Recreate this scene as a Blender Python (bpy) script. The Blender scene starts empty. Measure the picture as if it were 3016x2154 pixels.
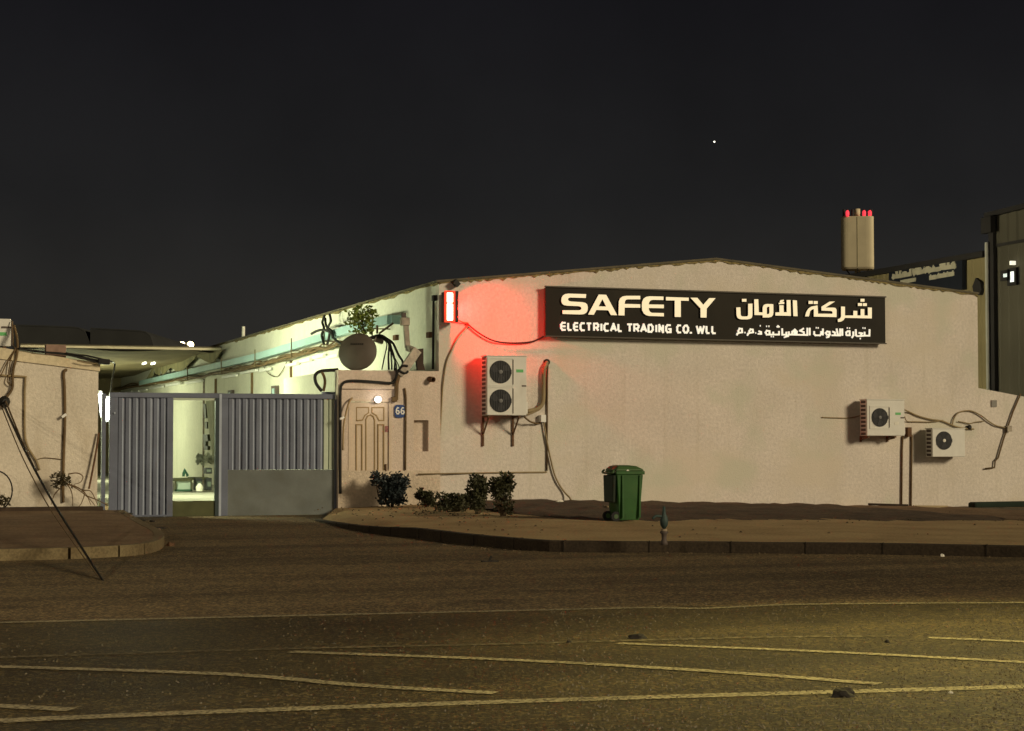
import bpy, bmesh, math, random
from mathutils import Vector, Matrix
from mathutils.geometry import tessellate_polygon
from mathutils import noise as mnoise
random.seed(7)
R = math.radians
S = bpy.context.scene
COL = S.collection

# ------------------------------------------------------------------ camera
# world: x runs along the shop front, y into the block, z up; metres
FPX, CX, CY, HOR = 5438.0, 1508.0, 1077.0, 1306.0
YAW, PITCH = R(19.0), math.atan((HOR - CY) / FPX)
CAM = Vector((-13.2, -37.97, 1.5))
FWD = Vector((math.sin(YAW) * math.cos(PITCH), math.cos(YAW) * math.cos(PITCH), math.sin(PITCH)))
RGT = Vector((math.cos(YAW), -math.sin(YAW), 0))
UPV = RGT.cross(FWD)
cd = bpy.data.cameras.new('camera')
cam = bpy.data.objects.new('camera', cd); COL.objects.link(cam)
cd.sensor_width = 36.0
cd.lens = FPX / 3016 * 36.0
cd.clip_end = 3000
m = Matrix((RGT, UPV, -FWD)).transposed().to_4x4(); m.translation = CAM
cam.matrix_world = m
S.camera = cam

# ------------------------------------------------------------------ sky, light, exposure
S.view_settings.view_transform = 'Standard'
S.view_settings.look = 'None'
S.view_settings.exposure = 0.0
S.view_settings.gamma = 1.0
W = bpy.data.worlds.new('World'); S.world = W; W.use_nodes = True
nt = W.node_tree; nt.nodes.clear()
out = nt.nodes.new('ShaderNodeOutputWorld'); bg = nt.nodes.new('ShaderNodeBackground')
tc = nt.nodes.new('ShaderNodeTexCoord'); sep = nt.nodes.new('ShaderNodeSeparateXYZ'); rp = nt.nodes.new('ShaderNodeValToRGB')
nt.links.new(tc.outputs['Generated'], sep.inputs[0]); nt.links.new(sep.outputs['Z'], rp.inputs[0])
e = rp.color_ramp.elements
e[0].position = 0.0; e[0].color = (0.031, 0.028, 0.024, 1)
e[1].position = 1.0; e[1].color = (0.006, 0.006, 0.008, 1)
for p, c in ((0.07, (0.0262, 0.0250, 0.0226)), (0.13, (0.0160, 0.0158, 0.0160)), (0.24, (0.0094, 0.0091, 0.0110))):
    k = e.new(p); k.color = (*c, 1)
ns = nt.nodes.new('ShaderNodeTexNoise'); ns.inputs['Scale'].default_value = 9.0; ns.inputs['Detail'].default_value = 6
nt.links.new(tc.outputs['Generated'], ns.inputs['Vector'])
mrs = nt.nodes.new('ShaderNodeMapRange'); mrs.inputs[1].default_value = .3; mrs.inputs[2].default_value = .7; mrs.inputs[3].default_value = .72; mrs.inputs[4].default_value = .95
nt.links.new(ns.outputs[0], mrs.inputs[0])
nt.links.new(rp.outputs[0], bg.inputs[0]); nt.links.new(mrs.outputs[0], bg.inputs[1])
nt.links.new(bg.outputs[0], out.inputs[0])

SUN_AZ, SUN_EL = R(37), R(19)          # azimuth measured from straight out of the front wall, towards the right
sl = bpy.data.lights.new('sun', 'SUN'); so = bpy.data.objects.new('sun', sl); COL.objects.link(so)
sl.energy = 2.42; sl.angle = R(12.0); sl.color = (1.0, 0.83, 0.55)
sd = Vector((math.sin(SUN_AZ) * math.cos(SUN_EL), -math.cos(SUN_AZ) * math.cos(SUN_EL), math.sin(SUN_EL)))
so.rotation_euler = sd.to_track_quat('Z', 'Y').to_euler()
so.location = sd * 60


def lamp(name, loc, power, color, parent=None, radius=0.1, spot=None, aim=None):
    l = bpy.data.lights.new(name, 'SPOT' if spot else 'POINT')
    l.energy = power; l.color = color; l.shadow_soft_size = radius
    o = bpy.data.objects.new(name, l); COL.objects.link(o)
    o.location = loc
    if spot:
        l.spot_size = spot; l.spot_blend = 1.0
        o.rotation_euler = (Vector(loc) - Vector(aim)).to_track_quat('Z', 'Y').to_euler()
    if parent:
        o.parent = parent; o.location = Vector(loc) - WL[parent.name]
    return o


# ------------------------------------------------------------------ picture -> place
def ray(sx, sy):
    return FWD + RGT * ((sx - CX) / FPX) + UPV * ((CY - sy) / FPX)

def py(sx, sy, y=0.0):
    d = ray(sx, sy); return CAM + d * ((y - CAM.y) / d.y)

def pxp(sx, sy, x):
    d = ray(sx, sy); return CAM + d * ((x - CAM.x) / d.x)

def pz(sx, sy, z=0.0):
    d = ray(sx, sy); return CAM + d * ((z - CAM.z) / d.z)

def pd(sx, sy, dist):
    d = ray(sx, sy); return CAM + d * dist

# ------------------------------------------------------------------ materials
MATS = {}
def M(name, col, rough=0.8, metal=0.0, var=0.12, vs=2.0, fine=0.0, fs=60.0, bump=0.0, bs=60.0, stain=None, spec=0.3, stretch=None):
    if name in MATS: return MATS[name]
    mt = bpy.data.materials.new(name); mt.use_nodes = True
    t = mt.node_tree; N = t.nodes; L = t.links
    b = N['Principled BSDF']
    b.inputs['Roughness'].default_value = rough; b.inputs['Metallic'].default_value = metal
    b.inputs['Specular IOR Level'].default_value = spec
    g = N.new('ShaderNodeNewGeometry')
    def nz(scale, detail=4, st=None):
        n = N.new('ShaderNodeTexNoise'); n.inputs['Scale'].default_value = scale; n.inputs['Detail'].default_value = detail
        if st:
            mp = N.new('ShaderNodeMapping'); mp.inputs['Scale'].default_value = st
            L.new(g.outputs['Position'], mp.inputs[0]); L.new(mp.outputs[0], n.inputs['Vector'])
        else:
            L.new(g.outputs['Position'], n.inputs['Vector'])
        return n
    def mrange(n, a, c, lo=0.3, hi=0.7):
        r = N.new('ShaderNodeMapRange'); r.inputs[1].default_value = lo; r.inputs[2].default_value = hi
        r.inputs[3].default_value = a; r.inputs[4].default_value = c
        L.new(n.outputs[0], r.inputs[0]); return r
    cur = None
    def mul(fac):
        nonlocal cur
        mx = N.new('ShaderNodeMix'); mx.data_type = 'RGBA'; mx.blend_type = 'MULTIPLY'; mx.inputs[0].default_value = 1.0
        if cur is None: mx.inputs[6].default_value = (*col, 1)
        else: L.new(cur, mx.inputs[6])
        L.new(fac.outputs[0], mx.inputs[7]); cur = mx.outputs[2]
    if var: mul(mrange(nz(vs, 5, stretch), 1 - var, 1 + var))
    if fine: mul(mrange(nz(fs, 2), 1 - fine, 1 + fine))
    if stain:   # patches of another colour, with ragged borders
        for (sc, lo, hi, scol, st, amount) in stain:
            r = mrange(nz(sc, 6, st), 0, amount, lo, hi)
            mx = N.new('ShaderNodeMix'); mx.data_type = 'RGBA'
            if cur is None: mx.inputs[6].default_value = (*col, 1)
            else: L.new(cur, mx.inputs[6])
            mx.inputs[7].default_value = (*scol, 1); L.new(r.outputs[0], mx.inputs[0]); cur = mx.outputs[2]
    if cur is None: b.inputs['Base Color'].default_value = (*col, 1)
    else: L.new(cur, b.inputs['Base Color'])
    if bump:
        bp = N.new('ShaderNodeBump'); bp.inputs['Strength'].default_value = bump; bp.inputs['Distance'].default_value = 0.02
        L.new(nz(bs, 3).outputs[0], bp.inputs['Height']); L.new(bp.outputs[0], b.inputs['Normal'])
    MATS[name] = mt; return mt

def E(name, col, strength):
    if name in MATS: return MATS[name]
    mt = bpy.data.materials.new(name); mt.use_nodes = True
    b = mt.node_tree.nodes['Principled BSDF']
    b.inputs['Base Color'].default_value = (*col, 1)
    b.inputs['Emission Color'].default_value = (*col, 1); b.inputs['Emission Strength'].default_value = strength
    MATS[name] = mt; return mt

m_wall = M('front_render', (0.625, 0.57, 0.51), 0.92, var=0.07, vs=0.7, fine=0.10, fs=16, bump=0.5, bs=35,
           stain=[(1.1, .55, .8, (.50, .45, .36), (1, 1, .45), .55), (6, .64, .8, (.44, .38, .29), None, .35), (2.2, .57, .82, (.44, .39, .30), (2.4, 2, .10), .4), (.45, .5, .62, (.61, .545, .45), (1, 1, 1.3), .7), (.62, .52, .64, (.53, .53, .43), (1, 1, 1.1), .7), (14, .66, .74, (.36, .30, .22), None, .4)])
m_kiosk = M('kiosk_render', (0.60, 0.50, 0.42), 0.92, var=0.07, vs=0.9, fine=0.09, fs=18, bump=0.5, bs=35,
            stain=[(1.6, .55, .8, (.47, .38, .29), (1.5, 1, .4), .6)])
m_left = M('left_render', (0.60, 0.545, 0.455), 0.92, var=0.10, vs=0.8, fine=0.10, fs=16, bump=0.5, bs=30,
           stain=[(1.4, .52, .78, (.40, .33, .23), (1.6, 1, .5), .7), (7, .62, .8, (.36, .28, .19), None, .4)])
m_side = M('side_render', (0.66, 0.66, 0.56), 0.9, var=0.06, vs=0.5, fine=0.06, fs=12, bump=0.4, bs=20,
           stain=[(1.2, .5, .8, (.52, .53, .42), (1, 1.5, .25), .5)])
m_plinth = M('plinth_render', (0.56, 0.47, 0.37), 0.95, var=0.12, vs=2.0, fine=0.14, fs=20, bump=0.6, bs=30)
m_roof = M('roof_sheet', (0.10, 0.085, 0.05), 0.7, var=0.3, vs=3)
m_edge = M('roof_edge_mortar', (0.20, 0.16, 0.07), 0.9, var=0.45, vs=9, fine=.3, fs=30)
m_gate = M('gate_paint', (0.120, 0.138, 0.190), 0.38, 0.1, var=0.16, vs=1.6, fine=.06, fs=40, stain=[(3, .58, .8, (.10, .095, .11), (1, 1, .3), .5), (5, .66, .78, (.12, .075, .05), (1.5, 1, .5), .6)], spec=.6)
m_gate_edge = M('gate_pale_paint_and_highlight', (0.36, 0.41, 0.50), 0.35, 0.1, var=0.1, vs=4, spec=.5)
m_gate_dark = M('gate_post_paint', (0.03, 0.045, 0.05), 0.5, 0.1, var=0.2)
m_tealplate = M('gate_kickplate_paint', (0.125, 0.138, 0.132), 0.5, 0.2, var=0.15, vs=1.8, fine=.06, stain=[(2.4, .5, .8, (.085, .085, .065), None, .5)])
m_pale_post = M('pale_green_steel_and_lit_ribs', (0.42, 0.48, 0.38), 0.6, var=0.12)
m_door = M('cream_door', (0.58, 0.475, 0.37), 0.65, var=0.07, vs=2, fine=.06, fs=25)
m_groove = M('door_groove', (0.30, 0.21, 0.10), 0.8, var=0.15)
m_black = M('black_cable', (0.012, 0.011, 0.009), 0.6, var=0.2)
m_brown = M('brown_conduit', (0.13, 0.085, 0.04), 0.8, var=0.25, vs=5)
m_tan = M('tan_hose', (0.26, 0.20, 0.11), 0.75, var=0.2, vs=4)
m_rust = M('rusty_steel', (0.14, 0.075, 0.04), 0.8, 0.2, var=0.35, vs=12)
m_ac = M('ac_casing', (0.62, 0.61, 0.56), 0.45, var=0.05, vs=5, fine=.03, stain=[(5, .58, .85, (.48, .44, .36), (1, 1, .3), .5)], spec=.4)
m_ac_dark = M('ac_louvre', (0.09, 0.07, 0.06), 0.7, var=0.2)
m_fan = M('fan_black', (0.02, 0.021, 0.023), 0.5, var=0.2)
m_guard = M('fan_guard_wire', (0.055, 0.055, 0.06), 0.5, var=0.1)
m_hub = M('fan_hub', (0.14, 0.14, 0.14), 0.5)
m_green_label = M('green_label', (0.12, 0.42, 0.14), 0.5, var=0.05)
m_grey_label = M('grey_label', (0.45, 0.45, 0.46), 0.6, var=0.1)
m_sign = M('sign_black', (0.020, 0.017, 0.012), 0.6, var=0.15, vs=1.5, spec=.12, stain=[(2.5, .62, .85, (.035, .028, .02), (1, 1, .3), .4)])
m_signframe = M('sign_side_trim', (0.10, 0.085, 0.07), 0.55, var=0.1)
m_letter_cream = E('cream_lit_letter', (0.93, 0.84, 0.60), 0.38)
m_letter_white = E('white_lit_letter', (0.95, 0.92, 0.82), 0.45)
m_letter_side = M('letter_return', (0.02, 0.018, 0.014), 0.5)
m_bin = M('bin_green_plastic', (0.022, 0.082, 0.016), 0.5, var=0.25, vs=4, fine=.05, stain=[(4, .55, .8, (.05, .08, .02), (1, 1, .5), .6)], spec=.25)
m_binlid = M('bin_lid_plastic', (0.045, 0.09, 0.03), 0.5, var=0.2)
m_tyre = M('rubber', (0.015, 0.015, 0.015), 0.8)
m_white = M('white_plastic', (0.75, 0.75, 0.72), 0.5, var=0.04)
m_steel = M('weathered_steel', (0.27, 0.235, 0.19), 0.6, 0.3, var=0.3, vs=9)
m_aqua = M('pale_blue_paint', (0.31, 0.47, 0.47), 0.5, var=0.08, vs=2, stain=[(3, .55, .8, (.24, .36, .34), None, .6)])
m_tray = M('dusty_cable_tray', (0.13, 0.10, 0.055), 0.85, var=0.35, vs=6)
m_canopy = M('canopy_sheet', (0.20, 0.16, 0.09), 0.9, var=0.22, vs=0.6, fine=.05)
m_canopy_edge = M('canopy_edge', (0.55, 0.50, 0.36), 0.8, var=0.15, vs=2)
m_rag = M('torn_canopy_cloth', (0.22, 0.20, 0.11), 0.95, var=0.25, vs=2)
m_dish = M('dish_grey', (0.085, 0.07, 0.055), 0.6, var=0.15, vs=3)
m_dishmark = M('dish_lettering', (0.035, 0.028, 0.022), 0.6)
m_sapling = M('sapling_leaf', (0.13, 0.17, 0.030), 0.55, var=0.45, vs=14)
m_shrub = M('dark_shrub_leaf', (0.042, 0.042, 0.018), 0.6, var=0.5, vs=14)
m_bluebush = M('blue_green_leaf', (0.022, 0.030, 0.032), 0.5, var=0.5, vs=12)
m_dry = M('dry_twig', (0.12, 0.075, 0.035), 0.9, var=0.3)
m_stem = M('woody_stem', (0.07, 0.045, 0.025), 0.9, var=0.3)
m_blue = M('number_plate_blue', (0.025, 0.06, 0.20), 0.4, var=0.06)
m_radome = M('radome_skin', (0.66, 0.585, 0.40), 0.7, var=0.06, vs=1.2)
m_shed = M('tan_cladding', (0.26, 0.22, 0.12), 0.7, var=0.2, vs=0.5)
m_shedgrey = M('grey_cladding', (0.095, 0.088, 0.068), 0.7, var=0.15, vs=0.4)
m_darktrim = M('dark_trim', (0.03, 0.028, 0.03), 0.7)
m_navy = M('navy_sign', (0.018, 0.022, 0.035), 0.5, var=0.1)
m_signtext = M('dull_sign_lettering', (0.55, 0.52, 0.42), 0.6, var=0.15, vs=2)
m_far = M('far_building_wall', (0.034, 0.036, 0.036), 0.9, var=0.2, vs=0.4)
m_brick = M('pinkish_block', (0.25, 0.165, 0.125), 0.9, var=0.15, vs=10)
m_rock = M('dark_stone', (0.022, 0.018, 0.014), 0.8, var=0.4, vs=20)
m_pale = M('pale_scrap', (0.7, 0.68, 0.6), 0.7, var=0.1)
m_teal = M('dull_teal_paint', (0.035, 0.06, 0.055), 0.6, var=0.25, vs=9)
m_line = None

WL = {}     # world location of every object that has children


def tag(o, label=None, cat=None, group=None, kind=None):
    if label: o['label'] = label
    if cat: o['category'] = cat
    if group: o['group'] = group
    if kind: o['kind'] = kind
    return o

def thing(name, label, cat, loc, group=None):
    o = bpy.data.objects.new(name, None); COL.objects.link(o)
    o.empty_display_size = 0.2; o.location = loc; WL[o.name] = Vector(loc)
    return tag(o, label, cat, group)


class MB:
    def __init__(self): self.v = []; self.f = []
    def add(self, vs, fs):
        n = len(self.v); self.v += [Vector(p) for p in vs]; self.f += [[i + n for i in q] for q in fs]; return self
    def box(self, x0, x1, y0, y1, z0, z1):
        return self.add([(x0, y0, z0), (x1, y0, z0), (x1, y1, z0), (x0, y1, z0), (x0, y0, z1), (x1, y0, z1), (x1, y1, z1), (x0, y1, z1)],
                        [(0, 3, 2, 1), (4, 5, 6, 7), (0, 1, 5, 4), (1, 2, 6, 5), (2, 3, 7, 6), (3, 0, 4, 7)])
    def obox(self, c, u, v, w):          # centre and three half axes
        c, u, v, w = map(Vector, (c, u, v, w))
        P = [c + u * a + v * b + w * d for d in (-1, 1) for a, b in ((-1, -1), (1, -1), (1, 1), (-1, 1))]
        return self.add(P, [(0, 3, 2, 1), (4, 5, 6, 7), (0, 1, 5, 4), (1, 2, 6, 5), (2, 3, 7, 6), (3, 0, 4, 7)])
    def bar(self, a, b, w, h=None, up=(0, 0, 1)):
        a, b = Vector(a), Vector(b); h = h or w; d = (b - a)
        n = d.normalized(); s = n.cross(Vector(up))
        if s.length < 1e-3: s = n.cross(Vector((1, 0, 0)))
        s.normalize(); t = s.cross(n)
        return self.obox((a + b) / 2, d / 2, s * (w / 2), t * (h / 2))
    def tube(self, pts, r, seg=8, smooth=0, caps=True):
        pts = [Vector(p) for p in pts]
        if smooth: pts = spline(pts, smooth)
        n = len(pts); rr = r if isinstance(r, (list, tuple)) else None
        base = len(self.v); prev = None
        for i, p in enumerate(pts):
            d = (pts[min(i + 1, n - 1)] - pts[max(i - 1, 0)]).normalized()
            if prev is None:
                s = d.cross(Vector((0, 0, 1)))
                if s.length < 1e-3: s = d.cross(Vector((1, 0, 0)))
            else:
                s = prev - d * prev.dot(d)
            s.normalize(); prev = s; t = d.cross(s)
            ri = (rr[0] + (rr[1] - rr[0]) * i / max(1, n - 1)) if rr else r
            for k in range(seg):
                a = 2 * math.pi * k / seg
                self.v.append(p + (s * math.cos(a) + t * math.sin(a)) * ri)
        for i in range(n - 1):
            for k in range(seg):
                k2 = (k + 1) % seg
                self.f.append([base + i * seg + k, base + i * seg + k2, base + (i + 1) * seg + k2, base + (i + 1) * seg + k])
        if caps:
            self.f.append([base + k for k in reversed(range(seg))]); self.f.append([base + (n - 1) * seg + k for k in range(seg)])
        return self
    def lathe(self, c, prof, seg=20, axis=(0, 0, 1)):      # prof: (radius, height)
        ax = Vector(axis).normalized(); s = ax.cross(Vector((0, 0, 1)))
        if s.length < 1e-3: s = Vector((1, 0, 0))
        s.normalize(); t = ax.cross(s); c = Vector(c); base = len(self.v); n = len(prof)
        for r, h in prof:
            for k in range(seg):
                a = 2 * math.pi * k / seg
                self.v.append(c + ax * h + (s * math.cos(a) + t * math.sin(a)) * r)
        for i in range(n - 1):
            for k in range(seg):
                k2 = (k + 1) % seg
                self.f.append([base + i * seg + k, base + i * seg + k2, base + (i + 1) * seg + k2, base + (i + 1) * seg + k])
        self.f.append([base + k for k in reversed(range(seg))]); self.f.append([base + (n - 1) * seg + k for k in range(seg)])
        return self
    def prism(self, loops, y0, y1):      # loops of (x,z): outline, then holes; front face at y0, back at y1
        if not isinstance(loops[0][0], (tuple, list, Vector)): loops = [loops]
        flat = [p for l in loops for p in l]; n = len(flat); base = len(self.v)
        tris = tessellate_polygon([[Vector((p[0], p[1], 0)) for p in l] for l in loops])
        self.v += [Vector((p[0], y0, p[1])) for p in flat] + [Vector((p[0], y1, p[1])) for p in flat]
        for t in tris:
            self.f.append([base + i for i in t]); self.f.append([base + n + i for i in reversed(t)])
        o = 0
        for l in loops:
            for i in range(len(l)):
                a, b = o + i, o + (i + 1) % len(l)
                self.f.append([base + a, base + b, base + n + b, base + n + a])
            o += len(l)
        return self
    def prism_x(self, loop, x0, x1):     # loop of (y,z)
        b = MB().prism([(p[0], p[1]) for p in loop], x0, x1)
        return self.add([(v.y, v.x, v.z) for v in b.v], b.f)
    def stroke(self, pts, w, y0, y1):    # flat ribbon along (x,z) points
        for i in range(len(pts) - 1):
            a, b = Vector(pts[i]), Vector(pts[i + 1]); d = b - a
            if d.length < 1e-5: continue
            n = d.normalized(); s = Vector((-n.y, n.x)) * (w / 2)
            e0 = n * (w / 2 if i else w * .02); e1 = n * (w / 2 if i < len(pts) - 2 else w * .02)
            yy = y0 - 0.0007 * self.nstroke; self.nstroke += 1
            q = [a - e0 + s, a - e0 - s, b + e1 - s, b + e1 + s]
            self.prism([(p.x, p.y) for p in q], yy, y1)
        return self
    nstroke = 0
    def build(self, name, mat, parent=None, smooth=False, origin=None, label=None, cat=None, group=None, kind=None, bevel=0):
        me = bpy.data.meshes.new(name)
        if parent is not None: o0 = WL[parent.name]
        elif origin is not None: o0 = Vector(origin)
        else:
            n = max(1, len(self.v)); c = sum(self.v, Vector()) / n; o0 = Vector((c.x, c.y, min(p.z for p in self.v)))
        me.from_pydata([tuple(p - o0) for p in self.v], [], self.f)
        bm = bmesh.new(); bm.from_mesh(me)
        bmesh.ops.recalc_face_normals(bm, faces=bm.faces)
        bm.to_mesh(me); bm.free()
        if smooth:
            for p in me.polygons: p.use_smooth = True
        me.materials.append(mat)
        o = bpy.data.objects.new(name, me); COL.objects.link(o)
        WL[o.name] = o0
        if parent is not None: o.parent = parent
        else: o.location = o0
        if bevel:
            b = o.modifiers.new('edge', 'BEVEL'); b.width = bevel; b.segments = 2; b.limit_method = 'ANGLE'
        return tag(o, label, cat, group, kind)


def spline(p, n):
    q = []
    for i in range(len(p) - 1):
        a, b, c, d = p[max(i - 1, 0)], p[i], p[i + 1], p[min(i + 2, len(p) - 1)]
        for k in range(n):
            t = k / n
            q.append(0.5 * ((2 * b) + (c - a) * t + (2 * a - 5 * b + 4 * c - d) * t * t + (3 * b - a - 3 * c + d) * t ** 3))
    q.append(p[-1]); return q

def run(name, pts, r, mat, label, cat, sm=6, parent=None, group=None, seg=8):
    return MB().tube(pts, r, seg, sm).build(name, mat, parent, smooth=True, label=label, cat=cat, group=group)

def lerp(tab, x):
    if x <= tab[0][0]: return tab[0][1]
    for (a, b), (c, d) in zip(tab, tab[1:]):
        if x <= c: return b + (d - b) * (x - a) / (c - a)
    return tab[-1][1]

# ================================================================== GROUND
def ground_mat(name, base, dirt, rough, fs, fine, bump, blotch, vor=0.0, tracks=False):
    mt = bpy.data.materials.new(name); mt.use_nodes = True
    t = mt.node_tree; N = t.nodes; L = t.links; b = N['Principled BSDF']
    b.inputs['Roughness'].default_value = rough; b.inputs['Specular IOR Level'].default_value = 0.3
    g = N.new('ShaderNodeNewGeometry')
    def nz(s, d=5):
        n = N.new('ShaderNodeTexNoise'); n.inputs['Scale'].default_value = s; n.inputs['Detail'].default_value = d
        L.new(g.outputs['Position'], n.inputs['Vector']); return n
    def mr(src, lo, hi, a, c):
        r = N.new('ShaderNodeMapRange'); r.inputs[1].default_value = lo; r.inputs[2].default_value = hi
        r.inputs[3].default_value = a; r.inputs[4].default_value = c; L.new(src, r.inputs[0]); return r.outputs[0]
    mx = N.new('ShaderNodeMix'); mx.data_type = 'RGBA'
    L.new(mr(nz(blotch).outputs[0], .38, .66, 0, 1), mx.inputs[0])
    mx.inputs[6].default_value = (*base, 1); mx.inputs[7].default_value = (*dirt, 1)
    m2 = N.new('ShaderNodeMix'); m2.data_type = 'RGBA'; m2.blend_type = 'MULTIPLY'; m2.inputs[0].default_value = 1
    L.new(mx.outputs[2], m2.inputs[6]); L.new(mr(nz(fs, 2).outputs[0], .3, .7, 1 - fine, 1 + fine), m2.inputs[7])
    cur = m2.outputs[2]
    if vor:
        v = N.new('ShaderNodeTexVoronoi'); v.inputs['Scale'].default_value = vor
        L.new(g.outputs['Position'], v.inputs['Vector'])
        sp = N.new('ShaderNodeSeparateColor'); L.new(v.outputs['Color'], sp.inputs[0])
        m3 = N.new('ShaderNodeMix'); m3.data_type = 'RGBA'
        L.new(mr(sp.outputs[0], .62, .98, 0, .9), m3.inputs[0]); L.new(cur, m3.inputs[6]); m3.inputs[7].default_value = (base[0] * 3.4, base[1] * 3.4, base[2] * 3.0, 1)
        cur = m3.outputs[2]
    if tracks:   # tyre-worn streaks along the road, cracks and oil spots
        mp = N.new('ShaderNodeMapping'); mp.inputs['Rotation'].default_value = (0, 0, R(22)); mp.inputs['Scale'].default_value = (.05, .9, 1)
        L.new(g.outputs['Position'], mp.inputs[0])
        n1 = N.new('ShaderNodeTexNoise'); n1.inputs['Scale'].default_value = 1.0; n1.inputs['Detail'].default_value = 4; L.new(mp.outputs[0], n1.inputs['Vector'])
        def mulc(fac):
            nonlocal cur
            mm = N.new('ShaderNodeMix'); mm.data_type = 'RGBA'; mm.blend_type = 'MULTIPLY'; mm.inputs[0].default_value = 1
            L.new(cur, mm.inputs[6]); L.new(fac, mm.inputs[7]); cur = mm.outputs[2]
        mulc(mr(n1.outputs[0], .35, .65, .62, 1.2))
        v2 = N.new('ShaderNodeTexVoronoi'); v2.feature = 'DISTANCE_TO_EDGE'; v2.inputs['Scale'].default_value = .32
        wn = nz(1.2, 4); ad = N.new('ShaderNodeVectorMath'); ad.operation = 'ADD'; L.new(g.outputs['Position'], ad.inputs[0]); L.new(wn.outputs['Color'], ad.inputs[1]); L.new(ad.outputs[0], v2.inputs['Vector'])
        mulc(mr(v2.outputs['Distance'], .0, .006, .55, 1.0))
        mulc(mr(nz(1.1, 3).outputs[0], .60, .72, 1.0, .62))
    L.new(cur, b.inputs['Base Color'])
    bp = N.new('ShaderNodeBump'); bp.inputs['Strength'].default_value = bump; bp.inputs['Distance'].default_value = 0.03 if tracks else 0.012
    L.new(nz(fs * .8, 3).outputs[0], bp.inputs['Height']); L.new(bp.outputs[0], b.inputs['Normal'])
    return mt

g_road = ground_mat('asphalt', (0.056, 0.041, 0.0175), (0.036, 0.0245, 0.0098), 0.60, 62, 0.7, 1.0, 0.35, vor=42, tracks=True)
g_pave = ground_mat('dusty_paving', (0.36, 0.26, 0.125), (0.27, 0.185, 0.085), 0.95, 26, 0.28, 0.6, 0.9)
g_soil = ground_mat('dark_soil', (0.085, 0.054, 0.030), (0.045, 0.028, 0.016), 1.0, 18, 0.45, 1.0, 1.6)
g_brownsoil = ground_mat('brown_earth', (0.18, 0.115, 0.06), (0.12, 0.072, 0.036), 1.0, 18, 0.35, 1.0, 1.3)
g_kerb = ground_mat('blackened_kerb', (0.030, 0.021, 0.013), (0.045, 0.032, 0.019), 0.9, 30, 0.3, 0.5, 2)
g_kerbpale = ground_mat('pale_kerb', (0.16, 0.125, 0.065), (0.11, 0.08, 0.04), 0.9, 30, 0.25, 0.5, 2)
g_yard = ground_mat('yard_concrete', (0.45, 0.44, 0.38), (0.36, 0.35, 0.28), 0.9, 14, 0.15, 0.4, 1)
g_earth = ground_mat('open_ground', (0.10, 0.075, 0.045), (0.07, 0.05, 0.03), 1.0, 6, 0.3, 0.5, .2)
m_line = M('worn_road_paint', (0.34, 0.29, 0.17), 0.8, var=0.25, vs=2.5, fine=.25, fs=60, stain=[(34, .47, .62, (.056, .041, .018), None, .95)])
m_linefaint = M('faded_road_paint', (0.17, 0.14, 0.08), 0.8, var=0.3, vs=2, fine=.35, fs=40, stain=[(16, .42, .58, (.056, .041, .018), None, .95)])

MB().add([(-900, -900, -.06), (900, -900, -.06), (900, 900, -.06), (-900, 900, -.06)], [(0, 1, 2, 3)]).build('ground', g_earth, kind='structure')
MB().add([(-120, -140, 0), (120, -140, 0), (120, 0.15, 0), (-120, .15, 0)], [(0, 1, 2, 3)]).build('road', g_road, kind='structure')

# dusty shoulder between the kerb and the first painted line
g_dust = ground_mat('dusty_asphalt', (0.102, 0.073, 0.037), (0.075, 0.051, 0.025), 0.85, 45, 0.4, 0.9, 0.5, vor=42, tracks=True)
da = spline([pz(*p) for p in ((-60, 1600), (120, 1582), (300, 1560), (380, 1545), (440, 1532), (500, 1524), (570, 1518), (680, 1514), (840, 1514), (925, 1534), (990, 1550), (1067, 1566), (1234, 1587), (1468, 1614), (1660, 1627), (2000, 1629), (2600, 1635), (3016, 1643), (3480, 1654))], 6)
db = spline([pz(*p) for p in ((-60, 1831), (100, 1829), (250, 1826), (330, 1824), (390, 1823), (440, 1822), (500, 1821), (560, 1819), (640, 1817), (760, 1814), (850, 1812), (950, 1810), (1050, 1808), (1234, 1804), (1468, 1798), (1660, 1794), (2000, 1789), (2600, 1775), (3016, 1774), (3480, 1771))], 6)
dm = MB()
for i, (p, q) in enumerate(zip(da, db)):
    for j in range(9):
        t = j / 8; v = p.lerp(q, t) ; v += Vector((.5 * mnoise.noise((i * .8, 3, 1)), .6 * mnoise.noise((i * .9, 7, 2)), 0)) * (1 if j == 8 else 0)
        v.z = .002 if 0 < j < 8 else .0015
        dm.v.append(v)
dm.f = [[9 * i + j, 9 * i + j + 1, 9 * i + j + 10, 9 * i + j + 9] for i in range(len(da) - 1) for j in range(8)]
dm.build('road_shoulder', g_dust, kind='structure')

# painted lines on the asphalt
def line(pts, wd, mat, z=0.004):
    P = spline([pz(*p) for p in pts], 4); b = MB(); n = len(P)
    for i, p in enumerate(P):
        d = (P[min(i + 1, n - 1)] - P[max(i - 1, 0)]); d.z = 0; d.normalize(); s = Vector((-d.y, d.x, 0)) * wd / 2
        b.v += [p + s + Vector((0, 0, z)), p - s + Vector((0, 0, z))]
    b.f = [[2 * i, 2 * i + 1, 2 * i + 3, 2 * i + 2] for i in range(n - 1)]
    return b.build('road_marking', mat, kind='structure')
line([(-60, 1837), (0, 1835), (763, 1817), (1508, 1800), (1906, 1791), (2072, 1793), (2370, 1781), (3016, 1776), (3080, 1775)], .13, m_line)
line([(855, 1922), (1508, 1946), (2105, 1980), (2589, 2017)], .13, m_line, .006)
line([(1820, 1897), (2436, 1922), (3016, 1953), (3080, 1957)], .12, m_line, .006)
line([(-60, 1964), (0, 1966), (663, 1988), (1061, 2021), (1459, 2044)], .13, m_line, .006)
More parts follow.
